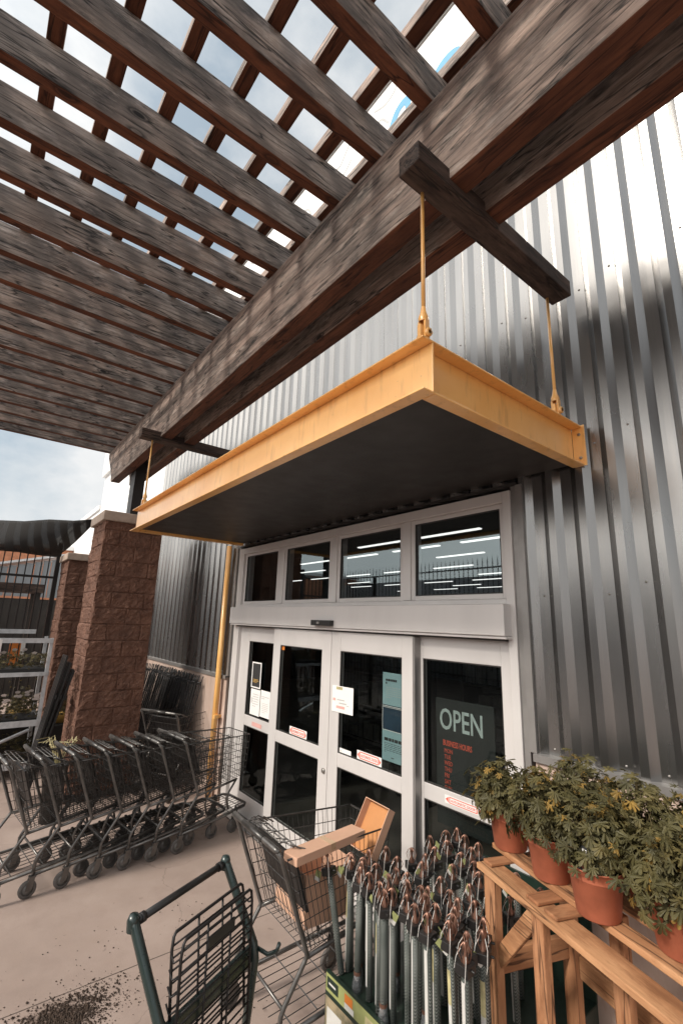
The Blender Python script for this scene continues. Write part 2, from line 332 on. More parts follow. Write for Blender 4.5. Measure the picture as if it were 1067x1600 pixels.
# ------------------------------------------------------------------ mesh builder
class MB:
    def __init__(s): s.v = []; s.f = []; s.mi = []; s.sm = []
    def add(s, vs, fs, mi=0, sm=False):
        n = len(s.v); s.v += [tuple(p) for p in vs]
        for f in fs: s.f.append([i+n for i in f]); s.mi.append(mi); s.sm.append(sm)
    def box(s, a, b, mi=0, under=None, mt=None):
        x0, y0, z0 = a; x1, y1, z1 = b
        vs = [(x0,y0,z0),(x1,y0,z0),(x1,y1,z0),(x0,y1,z0),(x0,y0,z1),(x1,y0,z1),(x1,y1,z1),(x0,y1,z1)]
        if mt is not None: vs = [mt @ Vector(p) for p in vs]
        fs = [(3,2,1,0),(4,5,6,7),(0,1,5,4),(1,2,6,5),(2,3,7,6),(3,0,4,7)]
        n = len(s.v); s.v += [tuple(p) for p in vs]
        for i, f in enumerate(fs):
            s.f.append([k+n for k in f]); s.mi.append(under if (under is not None and i == 0) else mi); s.sm.append(False)
        return s
    def tube(s, pts, r, n=6, mi=0, cap=True, closed=False):
        pts = [Vector(p) for p in pts]
        rs = r if isinstance(r, (list, tuple)) else [r]*len(pts)
        T = []
        for i in range(len(pts)):
            if closed: t = pts[(i+1) % len(pts)]-pts[i-1]
            else: t = pts[min(i+1, len(pts)-1)]-pts[max(i-1, 0)]
            T.append(t.normalized())
        up = Vector((0, 0, 1)) if abs(T[0].z) < .9 else Vector((1, 0, 0))
        u = T[0].cross(up).normalized(); vs = []
        for i, p in enumerate(pts):
            u = (u-T[i]*u.dot(T[i])).normalized(); w = T[i].cross(u)
            for k in range(n):
                a = 2*math.pi*k/n
                vs.append(p+(u*math.cos(a)+w*math.sin(a))*rs[i])
        fs = []
        m = len(pts)
        for i in range(m if closed else m-1):
            j = (i+1) % m
            for k in range(n):
                fs.append((i*n+k, i*n+(k+1) % n, j*n+(k+1) % n, j*n+k))
        s.add(vs, fs, mi, n > 4)
        if cap and not closed:
            b = len(s.v)-m*n
            s.f.append([b+k for k in range(n)][::-1]); s.mi.append(mi); s.sm.append(False)
            s.f.append([b+(m-1)*n+k for k in range(n)]); s.mi.append(mi); s.sm.append(False)
        return s
    def lathe(s, prof, n=20, c=(0, 0, 0), mi=0, axis=2, mt=None):
        vs = []; fs = []
        for (r, z) in prof:
            for k in range(n):
                a = 2*math.pi*k/n
                p = (r*math.cos(a), r*math.sin(a), z)
                if axis == 0: p = (z, r*math.cos(a), r*math.sin(a))
                p = Vector(p)+Vector(c)
                if mt is not None: p = mt @ p
                vs.append(p)
        for i in range(len(prof)-1):
            for k in range(n): fs.append((i*n+k, i*n+(k+1) % n, (i+1)*n+(k+1) % n, (i+1)*n+k))
        s.add(vs, fs, mi, True); return s
    def quad(s, a, b, c, d, mi=0): s.add([a, b, c, d], [(0, 1, 2, 3)], mi); return s
    def build(s, name, mats, parent=None, local=False, bevel=0):
        me = bpy.data.meshes.new(name)
        off = Vector((0, 0, 0))
        if parent is not None and not local: off = wloc(parent)
        me.from_pydata([tuple(Vector(p)-off) for p in s.v], [], s.f)
        for m in (mats if isinstance(mats, (list, tuple)) else [mats]): me.materials.append(M[m])
        me.polygons.foreach_set('material_index', s.mi); me.polygons.foreach_set('use_smooth', s.sm)
        me.update()
        o = bpy.data.objects.new(name, me); COL.objects.link(o)
        if parent is not None: o.parent = parent
        if bevel:
            bv = o.modifiers.new('edge', 'BEVEL'); bv.width = bevel; bv.segments = 2; bv.limit_method = 'ANGLE'; bv.angle_limit = R(50)
        return o
def wloc(o):
    v = Vector(o.location)
    while o.parent is not None: o = o.parent; v += Vector(o.location)
    return v
def tag(o, label, cat, group=None, kind=None):
    if label: o['label'] = label
    if cat: o['category'] = cat
    if group: o['group'] = group
    if kind: o['kind'] = kind
    return o
def thing(name, loc, label, cat, group=None, rz=0):
    o = bpy.data.objects.new(name, None); COL.objects.link(o); o.empty_display_size = .1
    o.location = loc; o.rotation_euler = (0, 0, rz); return tag(o, label, cat, group)
def centre(o):
    """put a top-level mesh object's origin at the base of its mesh"""
    me = o.data; xs = [v.co for v in me.vertices]
    c = Vector(((min(v.x for v in xs)+max(v.x for v in xs))/2, (min(v.y for v in xs)+max(v.y for v in xs))/2, min(v.z for v in xs)))
    me.transform(Matrix.Translation(-c)); o.location = c; return o
def dup(root, loc=None, rz=None, label=None):
    def cp(o, par):
        c = o.copy(); COL.objects.link(c)
        if par is not None: c.parent = par; c.matrix_parent_inverse = o.matrix_parent_inverse.copy()
        for ch in list(kids.get(o, [])): cp(ch, c)
        return c
    kids = {}
    for o in list(COL.objects):
        if o.parent is not None: kids.setdefault(o.parent, []).append(o)
    r = cp(root, None)
    if loc is not None: r.location = loc
    if rz is not None: r.rotation_euler = (0, 0, rz)
    if label: r['label'] = label
    return r
def text_mesh(body, size, name, mat, parent, mtx, depth=.001, align='LEFT', sx=1.0, bold=0):
    cu = bpy.data.curves.new(name, 'FONT'); cu.body = body; cu.size = size; cu.extrude = depth; cu.align_x = align
    cu.resolution_u = 3; cu.offset = bold
    t = bpy.data.objects.new(name, cu); COL.objects.link(t)
    dg = bpy.context.evaluated_depsgraph_get(); dg.update()
    me = bpy.data.meshes.new_from_object(t.evaluated_get(dg))
    bpy.data.objects.remove(t); bpy.data.curves.remove(cu)
    me.transform(mtx @ Matrix.Diagonal((sx, 1, 1, 1)))
    off = wloc(parent) if parent else Vector((0, 0, 0))
    me.transform(Matrix.Translation(-off))
    me.materials.clear(); me.materials.append(M[mat])
    o = bpy.data.objects.new(name, me); COL.objects.link(o)
    if parent: o.parent = parent
    return o
RX = Matrix.Rotation(R(90), 4, 'X')     # text plane XY -> XZ facing -Y
def at(x, y, z): return Matrix.Translation((x, y, z)) @ RX

# ------------------------------------------------------------------ ground
g = MB(); g.quad((-160, -160, 0), (160, -160, 0), (160, 160, 0), (-160, 160, 0))
tag(g.build('pavement', 'floor'), None, None, kind='structure')

# soil spill: crumbs
g = MB(); rr = random.Random(5)
def crumb(mb, x, y, r, rnd):
    vs = []
    for d in ((1,0,0),(-1,0,0),(0,1,0),(0,-1,0),(0,0,1),(0,0,-1)):
        k = r*rnd.uniform(.6, 1.3); vs.append((x+d[0]*k, y+d[1]*k, max(.0005, r*.5+d[2]*k*.8)))
    mb.add(vs, [(0,2,4),(2,1,4),(1,3,4),(3,0,4),(2,0,5),(1,2,5),(3,1,5),(0,3,5)])
for i in range(7000):
    a = rr.gauss(0, 1); c = rr.gauss(0, 1)
    x = -3.30+a*.085-c*.03; y = -2.13+c*.16
    crumb(g, x, y, rr.choice([.0015, .002, .002, .003, .003, .004, .005, .008])*rr.uniform(.7, 1.3), rr)
for i in range(260):
    crumb(g, rr.uniform(-4.1, -2.5), rr.uniform(-2.5, -1.0), rr.uniform(.002, .006), rr)
tag(g.build('spilled_soil', 'soil'), 'dark potting soil spilled in crumbs along the floor joint', 'soil', kind='stuff')

# ------------------------------------------------------------------ store building
B = thing('store_building', (-3.7, 0, 0), 'corrugated metal store front with concrete base and white sliding doors', 'building')
PITCH = .19; X0 = -1.664
def siding(x0, x1, z0, z1):
    mb = MB(); xs = []
    k = math.floor((x0-X0)/PITCH)-1
    while X0+k*PITCH < x1+PITCH:
        b = X0+k*PITCH
        xs += [(b-.023, 0), (b+.0205, -.034), (b+.0635, -.034), (b+.1005, 0)]
        k += 1
    # clip
    def yat(x):
        for (a, ya), (c, yc) in zip(xs, xs[1:]):
            if a <= x <= c: return ya+(yc-ya)*(x-a)/max(1e-9, c-a)
        return 0
    pr = [(x0, yat(x0))]+[p for p in xs if x0 < p[0] < x1]+[(x1, yat(x1))]
    for (a, ya), (c, yc) in zip(pr, pr[1:]):
        mb.quad((a, ya-.05, z0), (c, yc-.05, z0), (c, yc-.05, z1), (a, ya-.05, z1))
    return mb
siding(-9.6, -5.775, 1.437, 6.4).build('metal_siding', 'siding', B)
siding(-1.66, 4.2, 1.437, 6.4).build('metal_siding', 'siding', B)
siding(-5.775, -1.66, 3.085, 6.4).build('metal_siding', 'siding', B)
# screws of the siding
mb = MB()
for z, xs0 in ((1.475, 0), (4.32, 1), (3.25, 0), (2.35, 2)):
    k = -60
    while k < 30:
        x = X0+k*PITCH+.134
        if (x > -1.6 or (x < -5.9 and x > -9.5) or z > 3.1) and (z < 1.5 or k % 3 != 1):
            zz = z+(.06 if k % 2 and z > 2 else 0)
            mb.lathe([(.007, 0), (.007, -.002), (.0045, -.002), (.0045, -.006), (0, -.006)], 6, (0, 0, 0), 0, mt=Matrix.Translation((x, -.05, zz)) @ Matrix.Rotation(R(-90), 4, 'X'))
        k += 1
mb.build('siding_screw_row', 'bolt', B)
# concrete base walls with metal drip flashing
for x0, x1 in ((-16, -5.83), (-1.63, 4.2)):
    MB().box((x0, -.095, -.05), (x1, .2, 1.418)).build('base_wall', 'wallconc', B, bevel=.006)
    MB().box((x0, -.112, 1.420), (x1, -.02, 1.440)).box((x0, -.116, 1.398), (x1, -.112, 1.440)).build('drip_flashing', 'trim', B)
# edge trims
MB().box((-1.660, -.100, 1.441), (-1.615, -.04, 3.085)).build('edge_trim', 'trim', B)
MB().box((-1.702, -.085, 0), (-1.662, 0, 3.085)).build('edge_trim', 'trim', B)
MB().box((-5.775, -.085, 1.441), (-5.735, 0, 3.085)).box((-5.826, -.11, 1.441), (-5.777, -.06, 3.085)).build('edge_trim', 'trim', B)
MB().box((-5.83, -.06, 0), (-5.735, .1, 1.418)).build('edge_trim', 'trim_dark', B)
MB().box((-5.775, -.085, 3.088), (-1.66, -.0, 3.108)).build('head_trim', 'trim_dark', B)
# upper sign band, white extension wall and lower wing
MB().box((-16, -.16, 6.42), (4.2, .4, 7.93)).build('sign_panel', 'white_panel', B)
MB().box((-16, -.20, 7.955), (4.2, .4, 8.06)).build('coping', 'white_panel', B)
MB().box((-16, -.10, 7.932), (4.2, .38, 7.953)).build('coping_gap', 'trim_dark', B)
MB().box((-16, -.06, 1.441), (-9.602, .4, 6.418)).build('white_wall', 'white_panel', B)
MB().box((-34, -.05, 0), (-16.003, .4, 5.38)).box((-34, -.12, 5.382), (-16.003, .45, 5.52)).build('wing_wall', 'white_panel', B)
MB().box((4.2, 0, 0), (4.4, 14, 8)).box((-16, 14, 0), (4.2, 14.3, 8)).build('rear_wall', 'white_panel', B)
MB().box((-16, .402, 6.6), (4.2, 14, 6.8)).build('roof_deck', 'in_dark', B)
# blue painted arcs and thin grey curved lines on the sign band
def stroke(pts, w0, name, mat, y=-.163):
    mb = MB(); ps = [Vector(p) for p in pts]; fine = []
    n = len(ps)
    for i in range(n-1):
        p0 = ps[max(i-1, 0)]; p1 = ps[i]; p2 = ps[i+1]; p3 = ps[min(i+2, n-1)]
        for k in range(8):
            t = k/8
            fine.append(.5*((2*p1)+(-p0+p2)*t+(2*p0-5*p1+4*p2-p3)*t*t+(-p0+3*p1-3*p2+p3)*t**3))
    fine.append(ps[-1])
    m = len(fine); lft = []; rgt = []
    for i, p in enumerate(fine):
        t = (fine[min(i+1, m-1)]-fine[max(i-1, 0)]).normalized(); nn = Vector((-t.y, t.x))
        w = w0*(.45+.55*math.sin(math.pi*min(1, (i+1)/m*1.15))) if w0 > .02 else w0
        lft.append(p+nn*w); rgt.append(p-nn*w)
    for i in range(m-1):
        mb.quad((rgt[i].x, y, rgt[i].y), (rgt[i+1].x, y, rgt[i+1].y), (lft[i+1].x, y, lft[i+1].y), (lft[i].x, y, lft[i].y))
    return mb.build(name, mat, B)
stroke([(-2.95, 7.05), (-2.83, 7.26), (-2.72, 7.42), (-2.60, 7.43), (-2.57, 7.30), (-2.58, 7.1)], .055, 'painted_arc', 'blue_paint')
stroke([(-2.40, 7.18), (-2.26, 7.28), (-2.12, 7.36), (-1.99, 7.34), (-1.92, 7.24), (-1.90, 7.0)], .05, 'painted_arc', 'blue_paint')
for pts in ([(-3.10, 7.80), (-2.93, 7.72), (-2.80, 7.74), (-2.74, 7.80)], [(-3.06, 7.58), (-2.97, 7.56), (-2.90, 7.46), (-2.86, 7.40)],
            [(-4.0, 7.75), (-3.75, 7.6), (-3.6, 7.72), (-3.5, 7.8)], [(-3.8, 7.45), (-3.65, 7.40), (-3.5, 7.5)],
            [(-5.0, 7.85), (-4.8, 7.7), (-4.7, 7.5)], [(-4.6, 7.6), (-4.4, 7.5), (-4.3, 7.3)], [(-6.1, 7.8), (-5.9, 7.7), (-5.75, 7.75)]):
    stroke(pts, .014, 'thin_line', 'grey_line')

# door frame: jambs, header box, transom bars
fr = MB()
fr.box((-5.733, -.10, 0), (-5.60, .06, 3.06)); fr.box((-1.765, -.10, 0), (-1.704, .06, 3.06))
fr.box((-5.60, -.10, 2.985), (-1.765, .06, 3.06)); fr.box((-5.60, -.098, 2.30), (-1.765, .06, 2.335))
for x0, x1 in ((-4.75, -4.60), (-3.725, -3.607), (-2.73, -2.622)): fr.box((x0+.012, -.085, 2.337), (x1-.012, .05, 2.983))
fr.build('door_frame', 'frame', B, bevel=.004)
MB().box((-5.70, -.185, 2.098), (-1.735, .05, 2.298)).box((-5.70, -.170, 2.078), (-1.735, .0, 2.0965)).build('door_header', 'frame', B, bevel=.004)
MB().box((-5.6, -.13, 2.066), (-1.77, -.02, 2.076)).build('door_track', 'trim_dark', B)
sb = MB().box((-3.80, -.235, 2.115), (-3.50, -.188, 2.165)); sb.box((-3.70, -.240, 2.130), (-3.66, -.236, 2.150), 1)
sb.build('door_sensor', ['black', 'trim'], B, bevel=.006)
def panel(name, x0, x1, z0, z1, y0, y1, holes, glass='glass', mat='frame', bead=.012):
    """frame mesh with rectangular glass openings stacked in z; returns the part"""
    mb = MB(); zs = sorted(holes)
    gx0 = zs[0][2]; gx1 = zs[0][3]
    mb.box((x0, y0, z0), (gx0, y1, z1)); mb.box((gx1, y0, z0), (x1, y1, z1))
    edges = [z0]+[e for h in zs for e in (h[0], h[1])]+[z1]
    for i in range(0, len(edges), 2):
        if edges[i+1]-edges[i] > .004: mb.box((gx0, y0+.0015, edges[i]), (gx1, y1-.0015, edges[i+1]))
    p = mb.build(name, mat, B, bevel=.004)
    for h in zs:
        ym = y0+.022
        MB().box((h[2]-.005, ym, h[0]-.005), (h[3]+.005, ym+.008, h[1]+.005)).build('glass', glass, p, local=False)
        gk = MB()
        for a in ((h[2], h[0], h[2]+.008, h[1]), (h[3]-.008, h[0], h[3], h[1]), (h[2]+.0081, h[0], h[3]-.0081, h[0]+.008), (h[2]+.0081, h[1]-.008, h[3]-.0081, h[1])):
            gk.box((a[0], y0+.006, a[1]), (a[2], ym-.0005, a[3]))
        gk.build('gasket', 'trim_dark', p)
    return p
LS = panel('side_panel', -5.60, -4.66, .02, 2.064, -.055, -.005, [(.235, .94, -5.36, -4.765), (1.055, 1.893, -5.36, -4.765)])
RS = panel('side_panel', -2.62, -1.767, .02, 2.064, -.055, -.005, [(.235, .945, -2.535, -1.857), (1.05, 1.903, -2.535, -1.857)])
LM = panel('sliding_door', -4.66, -3.606, .02, 2.064, -.125, -.075, [(.235, .935, -4.515, -3.748), (1.045, 1.892, -4.515, -3.748)])
RM = panel('sliding_door', -3.600, -2.575, .02, 2.064, -.125, -.075, [(.235, .94, -3.465, -2.69), (1.05, 1.898, -3.465, -2.69)])
MB().box((-3.614, -.112, .02), (-3.592, -.09, 2.06)).build('weather_strip', 'black', LM)
lk = MB().lathe([(.022, 0), (.022, .012), (.014, .018), (0, .018)], 16, mt=Matrix.Translation((-3.65, -.125, .865)) @ Matrix.Rotation(R(90), 4, 'X'))
lk.build('lock_cylinder', 'bolt', LM)
MB().box((-2.573, -.12, .02), (-2.556, -.058, 2.06)).build('edge_seal', 'trim', RM)
for i, (x0, x1) in enumerate(((-5.60, -4.738), (-4.612, -3.713), (-3.619, -2.718), (-2.634, -1.765))):
    e = .04
    panel('transom_window', x0, x1, 2.3365, 2.9835, -.072, -.02, [(2.372, 2.952, x0+e, x1-e)], 'glass_t')
# interior shell
inn = MB()
inn.box((-16, 13.5, 0), (4.2, 13.98, 6.6)); inn.box((-16, .45, 0), (-15.8, 13.5, 6.6)); inn.box((4.0, .45, 0), (4.19, 13.5, 6.6))
inn.box((-15.8, .402, 3.8), (4.0, .5, 6.6)); inn.box((-15.8, .402, 0), (-5.76, .5, 3.8)); inn.box((-1.68, .402, 0), (4.0, .5, 3.8)); inn.box((-5.76, .402, 3.08), (-1.68, .5, 3.8))
inn.box((-15.8, .5, 4.6), (4.0, 13.5, 4.7))
inn.build('interior_wall', 'in_dark', B)
MB().box((-15.8, .10, -.02), (4.0, 13.5, .006)).build('interior_floor', 'in_floor', B)
MB().box((-5.6, -.20, .0), (-1.77, .10, .012)).build('threshold', 'trim', B)

# ceiling lights seen through the transoms (lit)
n_l = 0
rows = [(3.0, -6.35, 2), (3.8, -13.0, 6), (5.0, -13.2, 6), (6.5, -14.9, 6), (8.3, -13.2, 5), (9.6, -14.6, 5), (11.2, -14.8, 5), (12.6, -14.9, 5)]
words = ['first', 'second', 'third', 'fourth', 'fifth', 'sixth', 'seventh', 'eighth', 'ninth']
hung = {0: 3.60, 1: 3.60, 2: 3.6, 3: 3.6, 4: 3.6, 5: 3.6, 6: 3.62, 7: 3.64}
for ri, (y, xs, n) in enumerate(rows):
    for k in range(n):
        if (ri*5+k*3) % 7 in (2, 5) and ri > 1: continue
        x = xs+k*(1.62+.08*ri); z = hung[ri]
        t = thing('ceiling_light', (x, y, z), 'lit white strip light in the %s row back inside the store, %s from the left' % (words[ri], words[k]), 'ceiling light', 'strip lights hanging inside the store')
        MB().box((-.62, -.045, 0), (.62, .045, .04)).build('housing', 'in_dark', t, local=True)
        MB().box((-.60, -.035, -.02), (.60, .035, -.001)).build('diffuser', 'lamp', t, local=True)
# dim shelves inside
def store_shelf(x, y, w, h, label, seed):
    rn = random.Random(seed)
    t = thing('store_shelf', (x, y, 0), label, 'shelf', 'shelves inside the store')
    mb = MB()
    for sx in (-w/2, w/2-.04): mb.box((sx, -.2, 0), (sx+.04, .2, h))
    for k in range(4): mb.box((-w/2+.04, -.2, .15+k*(h-.2)/3.5), (w/2-.04, .2, .18+k*(h-.2)/3.5))
    mb.build('rack', 'in_dark', t, local=True)
    gb = MB()
    for k in range(4):
        x_ = -w/2+.06
        while x_ < w/2-.2:
            ww = rn.uniform(.08, .2); hh = rn.uniform(.12, (h-.2)/3.5-.08)
            gb.box((x_, -.17, .185+k*(h-.2)/3.5), (x_+ww, .1, .185+k*(h-.2)/3.5+hh)); x_ += ww+.02
    gb.build('goods', 'goods', t, local=True)
store_shelf(-5.0, 1.9, 1.5, 1.7, 'dim stocked shelf behind the left door panes', 1)
store_shelf(-3.2, 2.4, 1.5, 1.7, 'dim stocked shelf behind the blue poster', 2)
store_shelf(-7.0, 3.4, 1.6, 1.8, 'dim stocked shelf deep behind the left side pane', 3)

# ------------------------------------------------------------------ notices and stickers
def sheet(name, x0, x1, z0, z1, y, mat, marks, label, cat, tilt=0, group=None):
    mb = MB()
    def P(u, w): return (x0+(x1-x0)*u, z0+(z1-z0)*w+tilt*u)
    mats = [mat]
    mb.box((0, 0, 0), (1, 1, 1)); n = len(mb.v)-8
    for i in range(8):
        px, py, pz = mb.v[n+i]; q = P(px, pz); mb.v[n+i] = (q[0], y+.0012*py, q[1])
    for (u0, u1, w0, w1, mm) in marks:
        if mm not in mats: mats.append(mm)
        a, b_, c, d = P(u0, w0), P(u1, w0), P(u1, w1), P(u0, w1)
        yy = y-.0006-.0004*mats.index(mm)
        mb.quad((a[0], yy, a[1]), (b_[0], yy, b_[1]), (c[0], yy, c[1]), (d[0], yy, d[1]), mats.index(mm))
    o = mb.build(name, mats); centre(o)
    return tag(o, label, cat, group)
rl = random.Random(3)
def lines(u0, u1, w0, w1, n, mat, th=.5):
    out = []
    for i in range(n):
        w = w1-(w1-w0)*(i+.5)/n; h = (w1-w0)/n*th/2
        u = u0
        while u < u1-.04:
            e = min(u1-(rl.uniform(0, .25)*(u1-u0) if i == n-1 else 0), u+rl.uniform(.08, .2)*(u1-u0))
            if e > u: out.append((u, e, w-h, w+h, mat))
            u = e+.025*(u1-u0)
            if i == n-1 and e < u1-.3*(u1-u0) and rl.random() < .4: break
    return out
sheet('framed_notice', -5.235, -5.01, 1.375, 1.662, -.060, 'paper', [(.09, .91, .05, .95, 'ink'), (.2, .8, .87, .885, 'paper'), (.42, .58, .70, .78, 'paper'), (.34, .47, .52, .69, 'paper'), (.53, .66, .52, .69, 'paper')]
      + lines(.2, .8, .39, .47, 2, 'paper') + lines(.2, .8, .20, .35, 3, 'ink_gold'), 'black notice with white border and gold lines on the left side pane', 'notice')
sheet('paper_notice', -5.225, -4.998, 1.082, 1.362, -.060, 'paper', [(.1, .2, .45, .66, 'ink_grey')]+lines(.25, .85, .3, .85, 6, 'ink_grey', .35), 'white paper sheet below the black notice, left one of the pair', 'notice')
sheet('paper_notice', -4.985, -4.772, 1.092, 1.372, -.060, 'paper', lines(.1, .9, .66, .8, 2, 'ink_grey', .5)+lines(.15, .85, .15, .55, 6, 'ink_grey', .3), 'white paper sheet right of its twin, beside the sliding door stile', 'notice')
sheet('paper_notice', -3.555, -3.258, 1.378, 1.597, -.132, 'paper', [(.2, .5, .86, .97, 'label_straw'), (.25, .6, .45, .5, 'ink_grey'), (.05, .18, .42, .52, 'ink_pink'), (.35, .7, .33, .38, 'ink_grey'), (.22, .62, .15, .25, 'ink_pink'), (.7, .82, .28, .31, 'ink_grey')], 'handwritten white paper taped across the middle door stile', 'notice', tilt=.004)
sheet('blue_poster', -2.957, -2.693, 1.108, 1.765, -.0715, 'paper_blue', [(0, 1, .335, .625, 'navy'), (0, 1, .607, .615, 'paper'), (0, 1, .595, .600, 'paper'), (0, .02, .335, .60, 'paper'), (0, 1, .335, .342, 'paper')]
      + lines(.14, .62, .86, .93, 2, 'ink', .75)+lines(.16, .85, .70, .84, 6, 'ink_grey', .22)+lines(.1, .62, .53, .575, 2, 'paper_blue', .35)
      + lines(.1, .95, .215, .262, 1, 'ink', .75)+lines(.1, .95, .09, .205, 6, 'ink', .28)+lines(.4, .7, .03, .06, 1, 'ink', .4), 'tall blue and white poster inside the right sliding door', 'poster')
sheet('label_strip', -3.462, -3.30, 1.052, 1.092, -.127+.02, 'paper', lines(.1, .9, .3, .7, 1, 'ink_grey', .4), 'small white label at the foot of the right sliding door pane', 'label')
def door_sticker(x0, x1, z0, z1, y, parent):
    mb = MB(); mb.box((x0, y, z0), (x1, y+.0012, z1))
    w = x1-x0; h = z1-z0
    yy = y-.0008
    for (a, b_, c, d) in ((.12, .88, .80, .90), (.12, .88, .12, .22), (.12, .145, .22, .80), (.855, .88, .22, .80)):
        mb.quad((x0+a*w, yy, z0+c*h), (x0+b_*w, yy, z0+c*h), (x0+b_*w, yy, z0+d*h), (x0+a*w, yy, z0+d*h), 1)
    for s in (0, 1):
        xa = x0+(.02 if s == 0 else .98)*w; xb = x0+(.10 if s == 0 else .90)*w
        mb.add([(xa, yy, z0+.5*h), (xb, yy, z0+.15*h), (xb, yy, z0+.85*h)] if s == 0 else [(xa, yy, z0+.5*h), (xb, yy, z0+.85*h), (xb, yy, z0+.15*h)], [(0, 1, 2)], 1)
    o = mb.build('sticker', ['paper', 'ink_red'], parent)
    o['label'] = 'white and red arrowed automatic door sticker'
    tm = text_mesh('AUTOMATIC DOOR', h*.46, 'sticker_text', 'ink_red', None, at((x0+x1)/2, yy-.0008, z0+.34*h), .0004, 'CENTER', 1.0)
    ww = max(v.co.x for v in tm.data.vertices)-min(v.co.x for v in tm.data.vertices)
    cx = (x0+x1)/2; tm.data.transform(Matrix.Translation((cx, 0, 0)) @ Matrix.Diagonal((w*.66/ww, 1, 1, 1)) @ Matrix.Translation((-cx, 0, 0)))
    # merge text into the sticker mesh
    n = len(o.data.vertices)
    off = wloc(parent)
    vs = [tuple(v.co) for v in o.data.vertices]+[tuple(v.co-off) for v in tm.data.vertices]
    fs = [tuple(p.vertices) for p in o.data.polygons]+[tuple(i+n for i in p.vertices) for p in tm.data.polygons]
    mi = [p.material_index for p in o.data.polygons]+[1]*len(tm.data.polygons)
    me = bpy.data.meshes.new('sticker'); me.from_pydata(vs, [], fs); me.materials.append(M['paper']); me.materials.append(M['ink_red']); me.polygons.foreach_set('material_index', mi); me.update()
    bpy.data.objects.remove(tm); o.data = me
door_sticker(-4.272, -3.968, 1.050, 1.124, -.1065, LM)
door_sticker(-3.222, -2.925, 1.056, 1.125, -.1065, RM)
door_sticker(-2.340, -2.04, .972, 1.022, -.0575, RS)
o = MB().box((-4.513, -.1062, 1.842), (-4.455, -.105, 1.889)).build('corner_sticker', 'orange', LM)
o = MB().box((-5.155, -.0575, .966), (-4.93, -.0565, 1.008)).build('rail_sticker', 'ink_pink', LS)

# OPEN board behind the right pane
OB = thing('open_sign', (-2.33, .02, .75), 'dark board behind the right pane reading OPEN with red business hours', 'sign')
MB().box((-2.47, .012, .80), (-1.97, .03, 1.63)).build('board', 'slate', OB, bevel=.004)
text_mesh('OPEN', .20, 'lettering', 'sign_text', OB, at(-2.435, .010, 1.424), .001, sx=.73, bold=.002)
text_mesh('BUSINESS HOURS', .052, 'hours_heading', 'ink_red', OB, at(-2.405, .010, 1.315), .001, sx=.62, bold=.0006)
text_mesh('MON\nTUE\nWED\nTHU\nFRI\nSAT\nSUN', .040, 'hours_list', 'ink_red', OB, at(-2.395, .010, 1.268), .001, sx=.8)

# ------------------------------------------------------------------ entrance canopy
CX0, CX1, CY, CZ0, CZ1 = -5.73, -1.195, -1.515, 3.108, 3.362
CN = thing('entrance_canopy', (-3.46, -.75, CZ0), 'flat entrance canopy with yellow steel channel edge hung over the doors', 'canopy')
FL = .062
def channel(axis, a, b, face, sgn):
    """C channel: web with flanges pointing outward"""
    mb = MB(); t = .010
    def bx(o0, o1, z0, z1, u0, u1):
        if axis == 0: mb.box((u0, min(o0, o1), z0), (u1, max(o0, o1), z1))
        else: mb.box((min(o0, o1), u0, z0), (max(o0, o1), u1, z1))
    bx(face, face-sgn*t, CZ0+t, CZ1-t, a, b)
    bx(face+sgn*FL, face-sgn*t, CZ0, CZ0+t-.0005, a, b)
    bx(face+sgn*FL, face-sgn*t, CZ1-t+.0005, CZ1, a, b)
    return mb
WEB = CY+FL
channel(0, CX0, CX1, WEB, -1).build('front_channel', 'yellow', CN, bevel=.003)
channel(1, WEB+.012, -.0965, CX1-FL, 1).build('side_channel', 'yellow', CN, bevel=.003)
channel(1, WEB+.012, -.0965, CX0+FL, -1).build('side_channel', 'yellow', CN, bevel=.003)
MB().box((CX1-FL+.001, -.096, CZ0+.002), (CX1+.012, -.0875, CZ1+.006)).build('end_plate', 'yellow', CN)
for z in (3.16, 3.31):
    MB().lathe([(.010, 0), (.010, .006), (0, .006)], 6, mt=Matrix.Translation((CX1-.02, -.096, z)) @ Matrix.Rotation(R(90), 4, 'X')).build('plate_bolt', 'bolt', CN)
mb = MB().box((CX0+FL+.012, WEB+.012, 3.135), (CX1-FL-.012, -.082, 3.17))
mb.build('soffit', 'soffit', CN, bevel=.003)
MB().box((CX0+FL+.012, WEB+.012, 3.34), (CX1-FL-.012, -.082, 3.35)).build('roof_sheet', 'trim', CN)
for (x, y) in ((-1.225, -1.475), (-1.225, -.335), (-5.42, -1.475), (-5.42, -.335)):
    if x > -3:
        pass
    rd = MB().tube([(x, y, 3.47), (x, y, 4.16)], .0095, 8).build('hanger_rod', 'yellow', CN)
    cv = MB()
    cv.box((x-.022, y-.012, 3.362), (x-.011, y+.012, 3.46)); cv.box((x+.011, y-.012, 3.362), (x+.022, y+.012, 3.46))
    cv.lathe([(.022, 3.455), (.024, 3.475), (.015, 3.50), (.0105, 3.53)], 10, (x, y, 0))
    cv.tube([(x-.032, y, 3.392), (x+.036, y, 3.392)], .010, 8)
    cv.lathe([(.020, 0), (.020, .012), (0, .012)], 6, (0, 0, 0), 0, 0, mt=Matrix.Translation((x+.024, y, 3.392)))
    cv.box((x-.0095, y-.03, 3.362), (x+.0095, y+.03, 3.43))
    cv.build('clevis', 'yellow', rd)

# yellow downpipe
YP = thing('yellow_pipe', (-5.945, -.16, 0), 'yellow vertical pipe between the concrete base and the door frame', 'pipe')
MB().tube([(-5.945, -.16, 0), (-5.945, -.16, 3.12)], .036, 14).build('pipe', 'yellow', YP)
MB().box((-5.995, -.18, .93), (-5.895, -.097, .965)).box((-5.91, -.20, .925), (-5.87, -.14, .970)).build('bracket', 'yellow', YP, bevel=.003)

